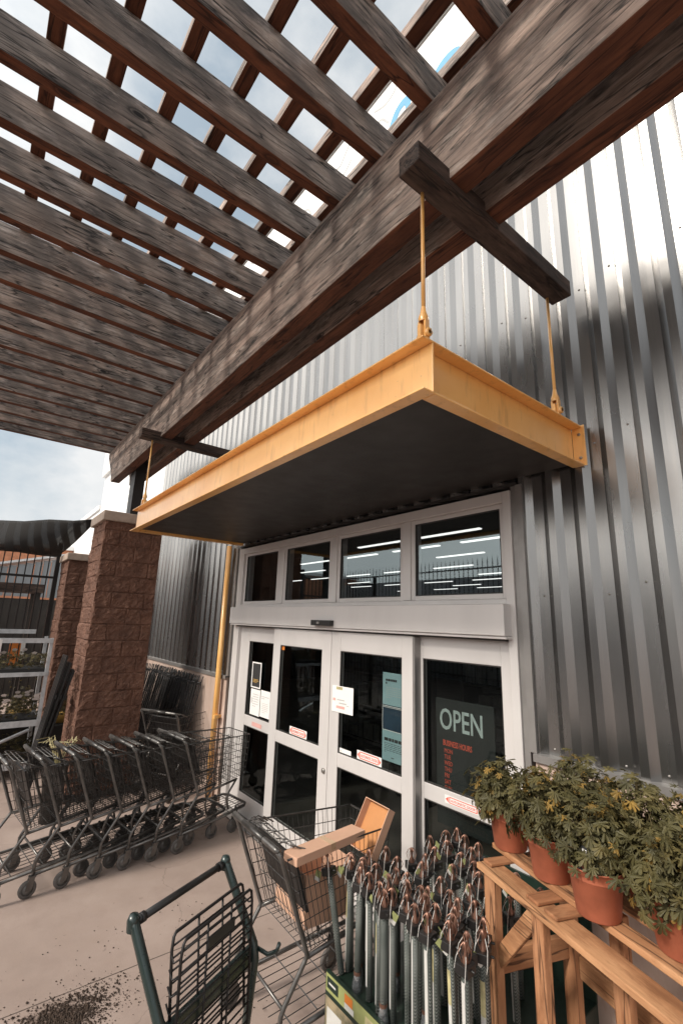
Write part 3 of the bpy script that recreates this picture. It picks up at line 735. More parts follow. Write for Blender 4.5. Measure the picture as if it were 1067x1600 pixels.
# ------------------------------------------------------------------ pergola
PG = thing('timber_pergola', (-3, -3.5, 0), 'weathered timber pergola roof of beams, rafters and battens over the walk', 'pergola')
def beam(y0, y1):
    mb = MB(); XE = 4.0
    # left end raked, with notches left for the hangers
    prof = [(-7.85, 4.20), (XE, 4.20), (XE, 4.79), (-8.28, 4.79), (-8.27, 4.70), (-7.90, 4.34)]
    vs = [(x, y0, z) for x, z in prof]+[(x, y1, z) for x, z in prof]; n = 6
    mb.add(vs, [tuple(range(n))[::1]], 0); mb.add(vs, [tuple(range(n, 2*n))[::-1]], 0)
    mb.v = vs; mb.f = []; mb.mi = []; mb.sm = []
    mb.f.append(list(range(n))); mb.f.append(list(range(2*n-1, n-1, -1)))
    mb.mi += [0, 0]; mb.sm += [False, False]
    for i in range(n):
        j = (i+1) % n
        mb.f.append([i, i+n, j+n, j]); mb.mi.append(1 if i == 0 else 0); mb.sm.append(False)
    return mb
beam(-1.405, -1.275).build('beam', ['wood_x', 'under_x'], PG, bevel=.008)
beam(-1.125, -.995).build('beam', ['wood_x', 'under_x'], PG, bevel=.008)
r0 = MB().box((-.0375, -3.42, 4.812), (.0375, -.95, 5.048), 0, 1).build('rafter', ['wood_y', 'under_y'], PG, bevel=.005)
r0.data.transform(Matrix.Translation((0, 0, 0)))
baseloc = wloc(PG)
rn = random.Random(21)
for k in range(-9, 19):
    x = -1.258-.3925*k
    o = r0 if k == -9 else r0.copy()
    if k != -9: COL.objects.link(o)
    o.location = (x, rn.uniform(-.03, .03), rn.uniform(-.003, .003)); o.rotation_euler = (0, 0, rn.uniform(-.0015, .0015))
# purlin battens
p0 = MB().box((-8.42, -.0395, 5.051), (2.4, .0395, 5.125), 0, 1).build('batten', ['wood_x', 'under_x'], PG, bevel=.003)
for k in range(0, 8):
    y = -1.265-.2865*k
    o = p0 if k == 0 else p0.copy()
    if k: COL.objects.link(o)
    o.location = (rn.uniform(-.02, .02), y, 0)
# mesh was stored relative to the pergola base, so undo the x shift of rafters
for o in PG.children if False else []: pass
# hangers that carry the canopy rods
for x in (-1.178, -5.42):
    MB().box((x-.062, -1.618, 4.155), (x+.062, -.246, 4.262)).build('hanger_beam', 'wood_dark', PG, bevel=.006)
MB().box((-7.13, -1.27, 3.48), (-6.90, -1.13, 4.9)).build('post', 'steel_dark', PG)
MB().box((2.5, -1.27, 3.48), (2.7, -1.13, 4.9)).build('post', 'steel_dark', PG)
MB().box((-8.4, -3.36, 4.62), (4.0, -3.26, 4.808)).build('beam', ['wood_x'], PG, bevel=.008)
for x in (-8.25, 3.6): MB().box((x-.07, -3.38, 0), (x+.07, -3.24, 4.619)).build('post', 'steel_dark', PG)

# ------------------------------------------------------------------ block pillars
def pillar(x0, x1, y0, y1, h, label, cap_t=.13):
    P = thing('block_pillar', ((x0+x1)/2, (y0+y1)/2, 0), label, 'pillar', 'split faced block pillars')
    mb = MB(); c = .2033; st = .0145
    w = x1-x0; d = y1-y0
    per = [((x0, y0), (x1, y0), (0, -1)), ((x1, y0), (x1, y1), (1, 0)), ((x1, y1), (x0, y1), (0, 1)), ((x0, y1), (x0, y0), (-1, 0))]
    nz = int(h/st)
    for fi, (a, b_, nrm) in enumerate(per):
        ln = math.hypot(b_[0]-a[0], b_[1]-a[1]); nu = int(ln/st)
        vs = []
        for j in range(nz+1):
            z = h*j/nz
            row = int(z/c); dz = min(z-row*c, (row+1)*c-z)
            for i in range(nu+1):
                u = ln*i/nu
                off = 0 if row % 2 else .2033
                if fi % 2: off = .2033-off
                ub = (u+off) % .4066; du = min(ub, .4066-ub)
                px = a[0]+(b_[0]-a[0])*i/nu; py = a[1]+(b_[1]-a[1])*i/nu
                e = min(u, ln-u)
                n1 = mnoise.noise(Vector((px*7, py*7, z*7)))*.5+mnoise.noise(Vector((px*19, py*19, z*19)))*.4+mnoise.noise(Vector((px*42, py*42, z*42)))*.22
                blk = mnoise.noise(Vector((math.floor((u+off)/.4066)*3.7+fi*9, row*5.1, 2.2)))
                dd = .030*n1+.014*blk+.008*mnoise.noise(Vector((px*80, py*80, z*80)))
                if e > .015 and min(dz, du if e > .03 else 9) < .010: dd = dd*.4-.013
                if e < .001: dd = dd*.0
                vs.append((px+nrm[0]*dd, py+nrm[1]*dd, z))
        fs = []
        for j in range(nz):
            for i in range(nu):
                k = j*(nu+1)+i; fs.append((k, k+1, k+nu+2, k+nu+1))
        mb.add(vs, fs)
    mb.build('block_shaft', 'block', P)
    cp = MB(); o_ = .045
    a, b_ = (x0-o_, y0-o_), (x1+o_, y1+o_)
    cp.box((a[0], a[1], h+.001), (b_[0], b_[1], h+cap_t))
    cp.build('cap', 'cap', P, bevel=.012)
    return P
pillar(-7.43, -6.68, -1.60, -.86, 3.37, 'brown split faced block pillar carrying the end of the pergola beam')
pillar(-10.0, -9.25, -1.60, -.86, 3.06, 'shorter reddish block pillar beside the black iron fence', .12)

# ------------------------------------------------------------------ shopping carts
def make_cart(name, label, group, loc, rz):
    T = thing(name, (0, 0, 0), label, 'shopping cart', group)
    # local: +Y is forward, handle above y = 0
    f = MB()
    for s in (-1, 1):
        f.tube([(s*.29, -.01, .985), (s*.287, .02, .945), (s*.272, .205, .47), (s*.270, .195, .445), (s*.268, .085, .285), (s*.268, .068, .25), (s*.268, .062, .15)], .0125, 7)
        f.tube([(s*.268, .20, .455), (s*.255, .42, .478), (s*.235, .66, .510)], .0115, 6)
        f.tube([(s*.22, .68, .512), (s*.215, .60, .40), (s*.215, .575, .33), (s*.22, .60, .235)], .010, 6)
        f.tube([(s*.265, .05, .150), (s*.255, .45, .185), (s*.215, .80, .225)], .0125, 6)
    f.tube([(-.215, .80, .225), (-.16, .845, .228), (.16, .845, .228), (.215, .80, .225)], .0125, 6)
    f.tube([(-.268, .085, .27), (.268, .085, .27)], .009, 6)
    f.build('frame', 'cart_bright', T, local=True)
    h = MB(); h.tube([(-.29, 0, .985), (-.27, -.012, .992), (.27, -.012, .992), (.29, 0, .985)], .0155, 8)
    h.tube([(-.13, -.012, .992), (.13, -.012, .992)], .0185, 8, 1)
    h.build('handle', ['cart_bright', 'cart'], T, local=True)
    b = MB(); wr = .0026
    def side(s, t, w):   # t along y 0..1, w height 0..1
        yb = .055+(.205-.055)*(1-w); y = yb+(.80-yb+.02*w)*t
        zt = .935-.015*t; zb = .475+.055*t
        z = zb+(zt-zb)*w
        hw = (.270+.012*w)*(1-t)+(.185+.02*w)*t
        return (s*hw, y, z)
    for s in (-1, 1):
        for w in (0, .16, .32, .48, .64, .8): b.tube([side(s, t/6, w) for t in range(7)], wr, 4)
        b.tube([side(s, t/6, 1) for t in range(7)], .0055, 5)
        for k in range(22):
            t = k/21; b.tube([side(s, t, 0), side(s, t, 1)], wr*.8, 4)
    for w in (0, .16, .32, .48, .64, .8, 1):
        a, c = side(-1, 1, w), side(1, 1, w); b.tube([a, c], .0055 if w == 1 else wr, 5 if w == 1 else 4)
    for k in range(1, 11):
        t = k/11; a0, c0 = Vector(side(-1, 1, 0)), Vector(side(1, 1, 0)); a1, c1 = Vector(side(-1, 1, 1)), Vector(side(1, 1, 1))
        b.tube([a0.lerp(c0, t), a1.lerp(c1, t)], wr*.8, 4)
        a2, c2 = Vector(side(-1, 0, 0)), Vector(side(1, 0, 0))
        b.tube([a2.lerp(c2, t), a0.lerp(c0, t)], wr*.8, 4)
    for k in range(9):
        t = k/8; b.tube([side(-1, t, 0), side(1, t, 0)], wr, 4)
    b.build('basket', 'cart', T, local=True)
    # hinged back gate with folded child seat
    cs = MB()
    def bk(u, w): y = .205-(.15)*w+.035; return (u*(.255+.01*w), y, .485+.44*w)
    for w in (0, .2, .4, .6, .8, 1): cs.tube([bk(-1, w), bk(1, w)], wr, 4)
    for k in range(11): cs.tube([bk(-1+k*.2, 0), bk(-1+k*.2, 1)], wr*.8, 4)
    cs.build('back_gate', 'cart', T, local=True)
    st = MB()
    q = [bk(-.86, .30), bk(.86, .30), bk(.86, .93), bk(-.86, .93)]
    vs = [Vector(p)+Vector((0, .028, .01)) for p in q]+[Vector(p)+Vector((0, .042, .012)) for p in q]
    st.add(vs, [(0, 1, 2, 3), (7, 6, 5, 4), (0, 4, 5, 1), (1, 5, 6, 2), (2, 6, 7, 3), (3, 7, 4, 0)])
    for dz, dy, wd in ((.985, .055, .20), (.972, .10, .235), (.955, .145, .245)):
        st.tube([(-wd, dy+.10, dz-.045), (-wd, dy+.03, dz-.004), (-wd+.025, dy, dz), (wd-.025, dy, dz), (wd, dy+.03, dz-.004), (wd, dy+.10, dz-.045)], .0042, 5, 1)
    for u in (-.12, 0, .12): st.tube([(u, .04, .985), (u, .15, .955)], .003, 4, 1)
    st.build('child_seat', ['black', 'cart_bright'], T, local=True)
    tr = MB()
    for k in range(9):
        u = -1+k*.25
        tr.tube([(u*.245, .08, .165), (u*.235, .45, .195), (u*.19, .83, .232)], .003, 4)
    for y in (.15, .3, .45, .6, .75): tr.tube([(-.26+.06*y, y, .163+.085*y), (.26-.06*y, y, .163+.085*y)], .004, 4)
    tr.build('lower_tray', 'cart', T, local=True)
    bp = MB()
    for s in (-1, 1):
        bp.box((s*.268-.018, .045, .10), (s*.268+.018, .08, .155)) if False else None
    for (x, y, z) in ((-.268, .062, .15), (.268, .062, .15), (-.205, .70, .212), (.205, .70, .212)):
        c = MB()
        for s in (-1, 1):
            c.add([(x+s*.017, y-.02, z-.005), (x+s*.017, y+.02, z-.005), (x+s*.017, y+.005, .055), (x+s*.017, y-.042, .055), (x+s*.014, y-.02, z-.005), (x+s*.014, y+.02, z-.005), (x+s*.014, y+.005, .055), (x+s*.014, y-.042, .055)],
                  [(0, 1, 2, 3), (7, 6, 5, 4), (0, 4, 5, 1), (1, 5, 6, 2), (2, 6, 7, 3), (3, 7, 4, 0)])
        c.box((x-.02, y-.024, z-.012), (x+.02, y+.024, z))
        c.lathe([(.012, z), (.012, z+.03)], 8, (x, y, 0))
        cp = c.build('caster', 'cart_bright', T, local=True)
        wh = MB(); yc = y-.022
        wh.lathe([(.040, -.012), (.058, -.012), (.0625, -.007), (.0625, .007), (.058, .012), (.040, .012)], 20, (x, yc, .0625), 0, 0)
        wh.lathe([(0, -.008), (.014, -.011), (.016, -.006), (.041, -.006), (.041, .006), (.016, .006), (.014, .011), (0, .008)], 16, (x, yc, .0625), 1, 0)
        wh.build('wheel', ['rubber', 'wheel_hub'], cp, local=True)
    T.location = loc; T.rotation_euler = (0, 0, rz)
    return T
def yaw_at(hx, hy, rz): return (hx, hy, 0)
ys = [-2.395, -2.165, -1.927, -1.688, -1.452, -1.215, -.978]
lab = ['dark nested shopping cart at the left end of the row, cut by the picture edge', 'dark nested shopping cart with the nearest caster at the left of the row',
       'dark nested shopping cart third from the left in the row', 'dark nested shopping cart in the middle of the row of seven',
       'dark nested shopping cart third from the door end of the row', 'dark nested shopping cart second from the door end of the row',
       'dark nested shopping cart at the door end of the row, yellow pipe behind its basket']
RZ = R(7)
cart0 = make_cart('shopping_cart', lab[0], 'shopping carts nested in a row', (-5.00, ys[0]-.03, 0), RZ)
for i in range(1, 7): dup(cart0, (-5.00-.012*i, ys[i]-.03, 0), RZ, lab[i])
c2 = dup(cart0, (-2.62, -1.36, 0), R(-3), 'single dark shopping cart holding open cardboard boxes by the doors'); c2['group'] = 'loose shopping carts'
c3 = dup(cart0, (-6.30, -.75, 0), R(28), 'dark shopping cart standing alone behind the row, under the block pillar'); c3['group'] = 'loose shopping carts'

# cardboard boxes in cart two
def open_box(name, w, d, h, mtx, label, flaps=True):
    T = thing(name, (0, 0, 0), label, 'box', 'cardboard boxes in the cart')
    mb = MB(); t = .005
    mb.box((-w/2, -d/2, 0), (w/2, d/2, t), 0)
    for a, b_ in (((-w/2, -d/2, t), (w/2, -d/2+t, h)), ((-w/2, d/2-t, t), (w/2, d/2, h)), ((-w/2, -d/2+t, t), (-w/2+t, d/2-t, h)), ((w/2-t, -d/2+t, t), (w/2, d/2-t, h))): mb.box(a, b_, 0)
    n = len(mb.f)
    mb.quad((-w/2+t, -d/2+t, t+.0008), (w/2-t, -d/2+t, t+.0008), (w/2-t, d/2-t, t+.0008), (-w/2+t, d/2-t, t+.0008), 1)
    mb.build('carton', ['card', 'card_in'], T, local=True, bevel=.0015)
    T.matrix_world = mtx
    T.location = mtx.to_translation(); T.rotation_euler = mtx.to_euler()
    return T
def TR(x, y, z, rx=0, ry=0, rz=0): return Matrix.Translation((x, y, z)) @ Matrix.Rotation(R(rz), 4, 'Z') @ Matrix.Rotation(R(ry), 4, 'Y') @ Matrix.Rotation(R(rx), 4, 'X')
open_box('cardboard_box', .34, .34, .26, TR(-2.62, -.93, .50, 0, 0, -3), 'plain brown box standing low in the cart, near the handle')
LB = thing('cardboard_box', (-2.385, -1.03, .905), 'long narrow pale box laid across the right rim of the cart', 'box', 'cardboard boxes in the cart', rz=R(7))
MB().box((-.055, -.265, 0), (.055, .265, .04)).build('carton', 'card', LB, local=True, bevel=.003)
MB().box((-.055, -.262, .0405), (.055, .262, .0425)).build('top_flap', 'card', LB, local=True)
MB().box((-.0565, -.02, .012), (.0565, .02, .0435)).build('tape', 'tape', LB, local=True)
open_box('cardboard_box', .24, .28, .055, TR(-2.46, -.60, .885, 60, 0, -4), 'shallow orange brown tray box standing on edge at the cart front')

# ------------------------------------------------------------------ green flatbed cart (foreground)
GC = thing('platform_cart', (0, 0, 0), 'dark green upright framed cart with wire gate in the left foreground', 'cart')
f = MB()
for s in (-1, 1):
    f.tube([(s*.255, .0, 1.065), (s*.255, .012, 1.045), (s*.255, .185, .79), (s*.255, .195, .74), (s*.255, .14, .20)], .0185, 8)
    f.lathe([(0, 1.086), (.016, 1.083), (.023, 1.066), (.0205, 1.03)], 10, (s*.255, 0, 0))
f.box((-.255, .165, .735), (.255, .19, .79))
f.tube([(-.255, .14, .20), (-.255, .90, .20), (.255, .90, .20), (.255, .14, .20)], .019, 8, closed=True)
f.build('frame', 'cart_green', GC, local=True, bevel=0)
h = MB().tube([(-.25, 0, 1.055), (.25, 0, 1.055)], .0145, 10); h.tube([(-.225, 0, 1.055), (-.205, 0, 1.055)], .0185, 10); h.tube([(.205, 0, 1.055), (.225, 0, 1.055)], .0185, 10)
h.build('handle_bar', 'black', GC, local=True)
for s in (-1, 1):
    MB().tube([(s*.27, .18, .775), (s*.27, .25, .765), (s*.275, .29, .785), (s*.278, .30, .815)], .0085, 7).build('hook', 'cart_green', GC, local=True)
g = MB()
def gate(y, w, z0, z1, n, nv, sl):
    def P(u, z): return (u*w, y+sl*(1.05-z), z)
    g.tube([P(-1, z0), P(-1, z1-.05), P(-.96, z1-.01), P(-.9, z1), P(.9, z1), P(.96, z1-.01), P(1, z1-.05), P(1, z0)], .0058, 6)
    for k in range(1, n): z = z1-(z1-z0)*k/n; g.tube([P(-1, z), P(1, z)], .0035, 5)
    for k in range(1, nv): u = -1+2*k/nv; g.tube([P(u, z0), P(u, z1)], .0045, 5)
gate(.145, .205, .60, 1.035, 12, 3, .1); gate(.195, .205, .22, 1.025, 26, 3, .03)
for z in (.98, .93, .88, .83, .78):
    for s in (-1, 1): g.tube([(s*.205, .148, z), (s*.215, .175, z-.018), (s*.205, .2, z)], .0035, 5)
g.build('wire_gate', 'black_iron', GC, local=True)
MB().box((-.075, .204, .945), (.075, .212, .980)).build('name_plate', 'black', GC, local=True)
d = MB()
for k in range(16): d.tube([(-.25+k*.0333, .14, .205), (-.25+k*.0333, .90, .205)], .004, 5)
d.build('deck', 'black_iron', GC, local=True)
for (x, y) in ((-.22, .2), (.22, .2), (-.22, .82), (.22, .82)):
    w = MB().lathe([(0, -.015), (.05, -.015), (.0625, -.009), (.0625, .009), (.05, .015), (0, .015)], 18, (x, y, .0625), 0, 0)
    w.box((x-.025, y-.03, .125), (x+.025, y+.03, .185), 1)
    w.build('wheel', ['rubber', 'cart_green'], GC, local=True)
GC.location = (-2.136, -1.95, 0); GC.rotation_euler = (0, 0, R(-64.7))

# ------------------------------------------------------------------ braided tube display
DB = thing('display_bin', (-1.80, -.60, 0), 'dark green floor display bin with a picture panel, full of braided tubes', 'display')
MB().box((-2.24, -1.085, .02), (-1.36, -.12, .385)).build('base', 'dgreen', DB, bevel=.006)
pn = MB(); a = Vector((-2.255, -1.125, 0)); 
pn.box((-2.255, -1.105, .0), (-1.36, -1.0885, .425), 0)
pz = -1.1065
def pq(x0, x1, z0, z1, mi, k=0): pn.quad((x0, pz-.0008*k, z0), (x1, pz-.0008*k, z0), (x1, pz-.0008*k, z1), (x0, pz-.0008*k, z1), mi)
pq(-2.25, -1.365, .345, .420, 1); pq(-2.25, -1.365, .02, .325, 2); pq(-2.24, -2.15, .36, .408, 0, 1); pq(-2.225, -2.17, .380, .389, 3, 2)
pq(-2.10, -2.04, .372, .408, 4, 1); pq(-2.10, -2.03, .348, .372, 3, 2)
pq(-2.235, -2.12, .17, .285, 3, 1); pq(-1.95, -1.80, .18, .27, 3, 1)
pq(-1.95, -1.55, .365, .40, 5, 1)
pn.build('picture_panel', ['dgreen', 'print_olive', 'print_photo', 'label_white', 'orange', 'label_straw'], DB)
MB().box((-2.24, -.135, .386), (-1.36, -.122, .80)).build('back_panel', 'dgreen', DB)

def make_tube(kind):
    T = thing('braided_tube', (0, 0, 0), '', 'braided tube', 'braided tubes standing in the display bin')
    MB().tube([(0, 0, 0), (0, 0, .002), (0, 0, .43), (0, 0, .432)], [.013, .0165, .0165, .013], 14).build('sleeve', 'braid', T, local=True)
    if kind in (0, 2):
        lb = MB(); a0, a1 = R(165), R(290)
        mats = 'label_white'
        zz = [(.06, .40, 0)] if kind == 0 else [(.04, .24, 0), (.24, .36, 1)]
        for z0, z1, mi in zz:
            for k in range(6):
                b0 = a0+(a1-a0)*k/6; b1 = a0+(a1-a0)*(k+1)/6; r = .0176
                lb.quad((r*math.cos(b0), r*math.sin(b0), z0), (r*math.cos(b1), r*math.sin(b1), z0), (r*math.cos(b1), r*math.sin(b1), z1), (r*math.cos(b0), r*math.sin(b0), z1), mi)
        lb.build('paper_label', ['label_white', 'label_straw'], T, local=True)
    MB().box((-.030, -.030, .425), (.030, .030, .462)).tube([(-.03, 0, .447), (.045, 0, .447)], .006, 6).build('cap', 'black', T, local=True, bevel=.004)
    c = MB()
    c.lathe([(.013, .462), (.012, .474), (.006, .490), (.006, .508), (.009, .514), (.010, .524), (.006, .533), (0, .535)], 10)
    for k in range(5):
        a = k*1.257+.4; ca, sa = math.cos(a), math.sin(a); w = 1+.35*math.sin(k*2.3+kind)
        c.tube([(ca*.006, sa*.006, .532), (ca*.015*w, sa*.015*w, .522), (ca*.025*w, sa*.025*w, .500), (ca*.021, sa*.021, .478), (ca*.014, sa*.014, .462)], .0016, 4)
    c.build('wire_top', 'copper', T, local=True)
    s = MB(); s.tube([(.012, -.012, .51), (.024, -.03, .48), (.022, -.036, .42), (.018, -.036, .40)], .0014, 4)
    s.tube([(-.012, -.012, .51), (-.028, -.022, .48), (-.032, -.03, .44)], .0014, 4)
    s.build('string', 'string', T, local=True)
    if kind == 1 or kind == 2:
        tg = MB(); mt = TR(-.04, -.036, .455, 14, 28 if kind == 1 else -50, 10)
        tg.box((-.016, -.001, -.060), (.016, .001, .0), 0, mt=mt); tg.box((-.016, -.0018, -.060), (.016, -.0012, -.038), 1, mt=mt)
        tg.build('hang_tag', ['tag_green', 'label_white'], T, local=True)
    if kind == 3:
        w = MB(); w.lathe([(.010, -.02), (.022, .0), (.027, .02), (.020, .05), (.0192, .08)], 9); w.lathe([(.0195, .05), (.0195, .085)], 9, mi=1)
        w.build('wrapped_end', ['foil', 'copper'], T, local=True)
    return T
TL = ['braided grey tube with copper wire top and a long white paper label', 'braided grey tube with copper wire top and green hang tag',
      'braided grey tube with straw and white label and green hang tag', 'braided grey tube with clear wrapped copper lower end']
protos = {}
heads = [(-2.23,-.98,2),(-2.235,-.96,1),(-2.07,-.92,1),(-2.18,-.75,3),(-2.07,-.78,1),(-1.96,-.96,0),(-1.93,-.86,1),(-1.78,-1.0,1),(-1.95,-.72,0),(-2.14,-.43,3),(-2.13,-.30,1),(-2.12,-.20,0),
         (-2.03,-.39,1),(-2.02,-.25,0),(-1.79,-.74,2),(-1.77,-.88,0),(-1.65,-.96,2),(-1.68,-.81,0),(-1.91,-.45,1),(-1.91,-.35,2),(-1.56,-.78,1),(-1.53,-.99,2),
         (-2.21,-.86,0),(-2.14,-.985,3),(-2.02,-1.02,0),(-1.99,-.87,3),(-1.86,-1.02,0),(-1.87,-.90,3),(-1.74,-.93,3),(-1.62,-1.04,0),(-1.58,-.89,0),(-1.45,-1.0,3),(-1.46,-.86,0),(-1.85,-.6,0),(-1.72,-.55,1),(-1.6,-.6,3),(-1.48,-.62,0),(-1.75,-.35,0),(-1.6,-.4,1),(-1.45,-.42,2),(-2.17,-.94,0),(-2.10,-1.03,3),(-1.93,-1.04,2),(-1.80,-.90,0),(-1.70,-1.04,0),(-1.56,-.95,1),(-1.42,-.93,2),(-1.42,-1.05,0),(-1.88,-1.06,3),(-1.62,-.83,0),(-1.53,-.7,0),(-1.66,-.68,0),(-2.0,-.62,2),(-2.1,-.64,0),(-2.03,-.52,0),(-1.8,-.48,0),(-1.92,-.27,0)]
rh = random.Random(9)
for i, (x, y, k) in enumerate(heads):
    if k not in protos:
        o = protos[k] = make_tube(k)
        lbl = TL[k]
    else: o = dup(protos[k])
    o['label'] = TL[k]
    top = .90 if i < 22 else .90-rh.uniform(.03, .10)
    o.location = (x, y, max(.387, top-.525)); o.rotation_euler = (rh.uniform(-.02, .02), rh.uniform(-.02, .02), rh.uniform(-.5, .5))
ol = dup(protos[1]); ol.location = (-2.215, -1.03, .40); ol.rotation_euler = (0, R(-13), .3); ol['label'] = 'braided grey tube leaning out to the left at the edge of the bin'
ol.location = (-2.235, -1.02, .388)

# ------------------------------------------------------------------ pallet wood stand with pots
U = Vector((.94, -.33, 0)).normalized(); V = Vector((.33, .94, 0)).normalized()
ang = math.atan2(U.y, U.x)
PS = thing('pallet_stand', (-1.53, -.76, 0), 'raw pallet wood plant stand in the right foreground', 'plant stand', rz=ang)
ZT = 1.10
def lb(name, a, b_, mat, bevel=.004, mt=None): return MB().box(a, b_, 0, mt=mt).build(name, mat, PS, local=True, bevel=bevel)
lb('leg', (.0, .0, 0), (.075, .04, ZT-.045), 'pallet_z'); lb('leg', (.0, .42, 0), (.075, .46, ZT-.045), 'pallet_z')
lb('leg', (.31, .002, 0), (.375, .04, ZT-.045), 'pallet_z'); lb('leg', (.62, .42, 0), (.69, .46, ZT-.045), 'pallet_z')
lb('leg', (.86, .0, 0), (.93, .04, ZT-.045), 'pallet_z'); lb('leg', (.40, .30, 0), (.47, .34, ZT-.045), 'pallet_z')
lb('slat', (-.012, -.03, ZT-.043), (1.15, .075, ZT-.018), 'pallet_u')
lb('slat', (-.075, .105, ZT+.0), (1.2, .180, ZT+.024), 'pallet_u')
lb('slat', (-.02, .27, ZT), (1.2, .345, ZT+.024), 'pallet_u'); lb('slat', (-.02, .42, ZT), (1.2, .495, ZT+.024), 'pallet_u')
for x in (.30, .40, .98): lb('cross_batten', (x, -.01, ZT-.016), (x+.07, .49, ZT-.002), 'pallet_v')
lb('cross_batten', (.0, .0, ZT-.016), (.06, .47, ZT-.002), 'pallet_v')
lb('rail', (.015, .045, .66), (.045, .42, .75), 'pallet_v'); lb('rail', (.08, .44, .60), (.62, .462, .69), 'pallet_u')
lb('rail', (.08, .012, .40), (.31, .034, .47), 'pallet_u')
dl = math.hypot(.25, .29)
lb('brace', (0, -.0, -.032), (dl, .022, .032), 'pallet_u', mt=Matrix.Translation((.065, .010, .735)) @ Matrix.Rotation(-math.atan2(.29, .25), 4, 'Y'))

def leaf_verts(size, rn):
    """deeply cut palmate leaf, tip along +Y"""
    pts = []
    lobes = [(-128, .55), (-70, .78), (-28, .95), (0, 1.05), (28, .95), (70, .78), (128, .55)]
    for i, (a, r) in enumerate(lobes):
        for da, rr in ((-11, .56), (-9, .84), (-3, .98), (3, 1.0), (9, .86), (11, .58)):
            th = R(a+da*1.1); pts.append((math.sin(th)*r*rr*size, math.cos(th)*r*rr*size))
        if i < len(lobes)-1:
            th = R((a+lobes[i+1][0])/2); pts.append((math.sin(th)*.30*size, math.cos(th)*.30*size))
    return pts
def add_leaf(mb, pos, nrm, tip, size, rn, mi):
    nrm = nrm.normalized(); tip = (tip-nrm*tip.dot(nrm)).normalized(); sd = tip.cross(nrm)
    pts = leaf_verts(size, rn)
    vs = [pos]; cv = rn.uniform(.15, .5)/size
    for (x, y) in pts:
        d2 = x*x+y*y
        vs.append(pos+sd*x+tip*y-nrm*(d2*cv*.6)+nrm*(rn.uniform(-.06, .06)*size))
    fs = [(0, i, i+1) for i in range(1, len(pts))]
    mb.add(vs, fs, mi, False)
def pot_plant(x, y, z, label, seed, rx=.17, rzz=.17, n=300, lean=(0, 0), pr=.098, ph=.165, tagg=False, gold=.06):
    rn = random.Random(seed)
    T = thing('potted_plant', (x, y, z), label, 'potted plant', 'potted plants on the pallet stand')
    p = MB(); w = .004
    p.lathe([(0, .002), (pr*.74, .002), (pr*.75, 0), (pr*.77, .003), (pr*.93, ph*.76), (pr*.955, ph*.77), (pr*.96, ph*.79), (pr*.985, ph*.97), (pr*1.03, ph*.975), (pr*1.04, ph*.995), (pr*1.0, ph), (pr*.96, ph*.985), (pr*.93, ph*.80)], 32)
    po = p.build('pot', 'terra', T, local=True)
    MB().lathe([(pr*.955, ph*.86), (pr*.5, ph*.90), (0, ph*.89)], 20).build('soil', 'soil', T, local=True)
    fo = MB(); sm = MB()
    c = Vector((lean[0], lean[1], ph+rzz*.42))
    for i in range(int(n*1.45)):
        while True:
            d = Vector((rn.uniform(-1, 1), rn.uniform(-1, 1), rn.uniform(-.75, 1)))
            if .25 < d.length < 1: break
        rad = d.length
        lump = 1+.34*mnoise.noise(Vector((d.x*2.2+seed, d.y*2.2, d.z*2.2)))
        q = Vector((c.x+d.x*rx*lump, c.y+d.y*rx*lump, c.z+d.z*rzz*lump))
        if q.z < ph+.01 and (q.x**2+q.y**2) < (pr*1.1)**2: q.z = ph+rn.uniform(.01, .06)
        nrm = (Vector((d.x, d.y, d.z*1.0+.55))).normalized()+Vector((rn.gauss(0, .35), rn.gauss(0, .35), rn.gauss(0, .35)))
        tip = Vector((d.x, d.y, -.15+d.z*.3))+Vector((rn.gauss(0, .4), rn.gauss(0, .4), rn.gauss(0, .3)))
        add_leaf(fo, q, nrm, tip, rn.choice([.018, .024, .030, .036, .046])*rn.uniform(.85, 1.15), rn, 1 if rn.random() < gold else 0)
        if i % 14 == 0:
            q = q+Vector((d.x, d.y, abs(d.z)*.8+.2)).normalized()*rn.uniform(.02, .05)
            add_leaf(fo, q, nrm, tip, rn.uniform(.025, .045), rn, 0)
        if i % 4 == 0:
            s = Vector((rn.uniform(-.03, .03), rn.uniform(-.03, .03), ph*.88)); sm.tube([s, s.lerp(q, .5)+Vector((0, 0, .03)), q], .0018, 4)
    fo.build('foliage', ['leaf', 'leaf_gold'], T, local=True)
    sm.build('stems', 'stem', T, local=True)
    if tagg:
        t = MB(); mt = TR(-.012, -.065, ph-.02, -10, 0, -18)
        t.box((-.024, -.001, 0), (.024, .001, .085), 0, mt=mt); t.box((-.018, -.0016, .012), (.018, -.0011, .05), 1, mt=mt); t.box((-.010, -.0016, .062), (.010, -.0011, .076), 2, mt=mt)
        t.box((-.024, -.0018, 0), (-.021, -.0011, .085), 2, mt=mt); t.box((.021, -.0018, 0), (.024, -.0011, .085), 2, mt=mt)
        t.build('plant_tag', ['ink', 'petal_red', 'paper'], T, local=True)
        t = MB(); mt = TR(.045, -.045, ph-.02, -8, 8, 20)
        t.box((-.014, -.001, 0), (.014, .001, .075), 0, mt=mt); t.build('plant_tag', ['label_straw'], T, local=True)
    return T
zt = ZT+.0245
pot_plant(-1.485, -.60, zt, 'potted cut leaf plant at the left end of the stand before the door pane', 1, .155, .15, 340, (-.03, -.01), gold=.16)
pot_plant(-1.225, -.70, zt, 'potted cut leaf plant second from the left, terracotta pot half hidden', 2, .165, .165, 380, (-.01, -.0), gold=.08)
pot_plant(-.985, -.815, zt, 'potted cut leaf plant with black picture tag in a full terracotta pot', 3, .155, .16, 380, (.0, .03), tagg=True, gold=.08)
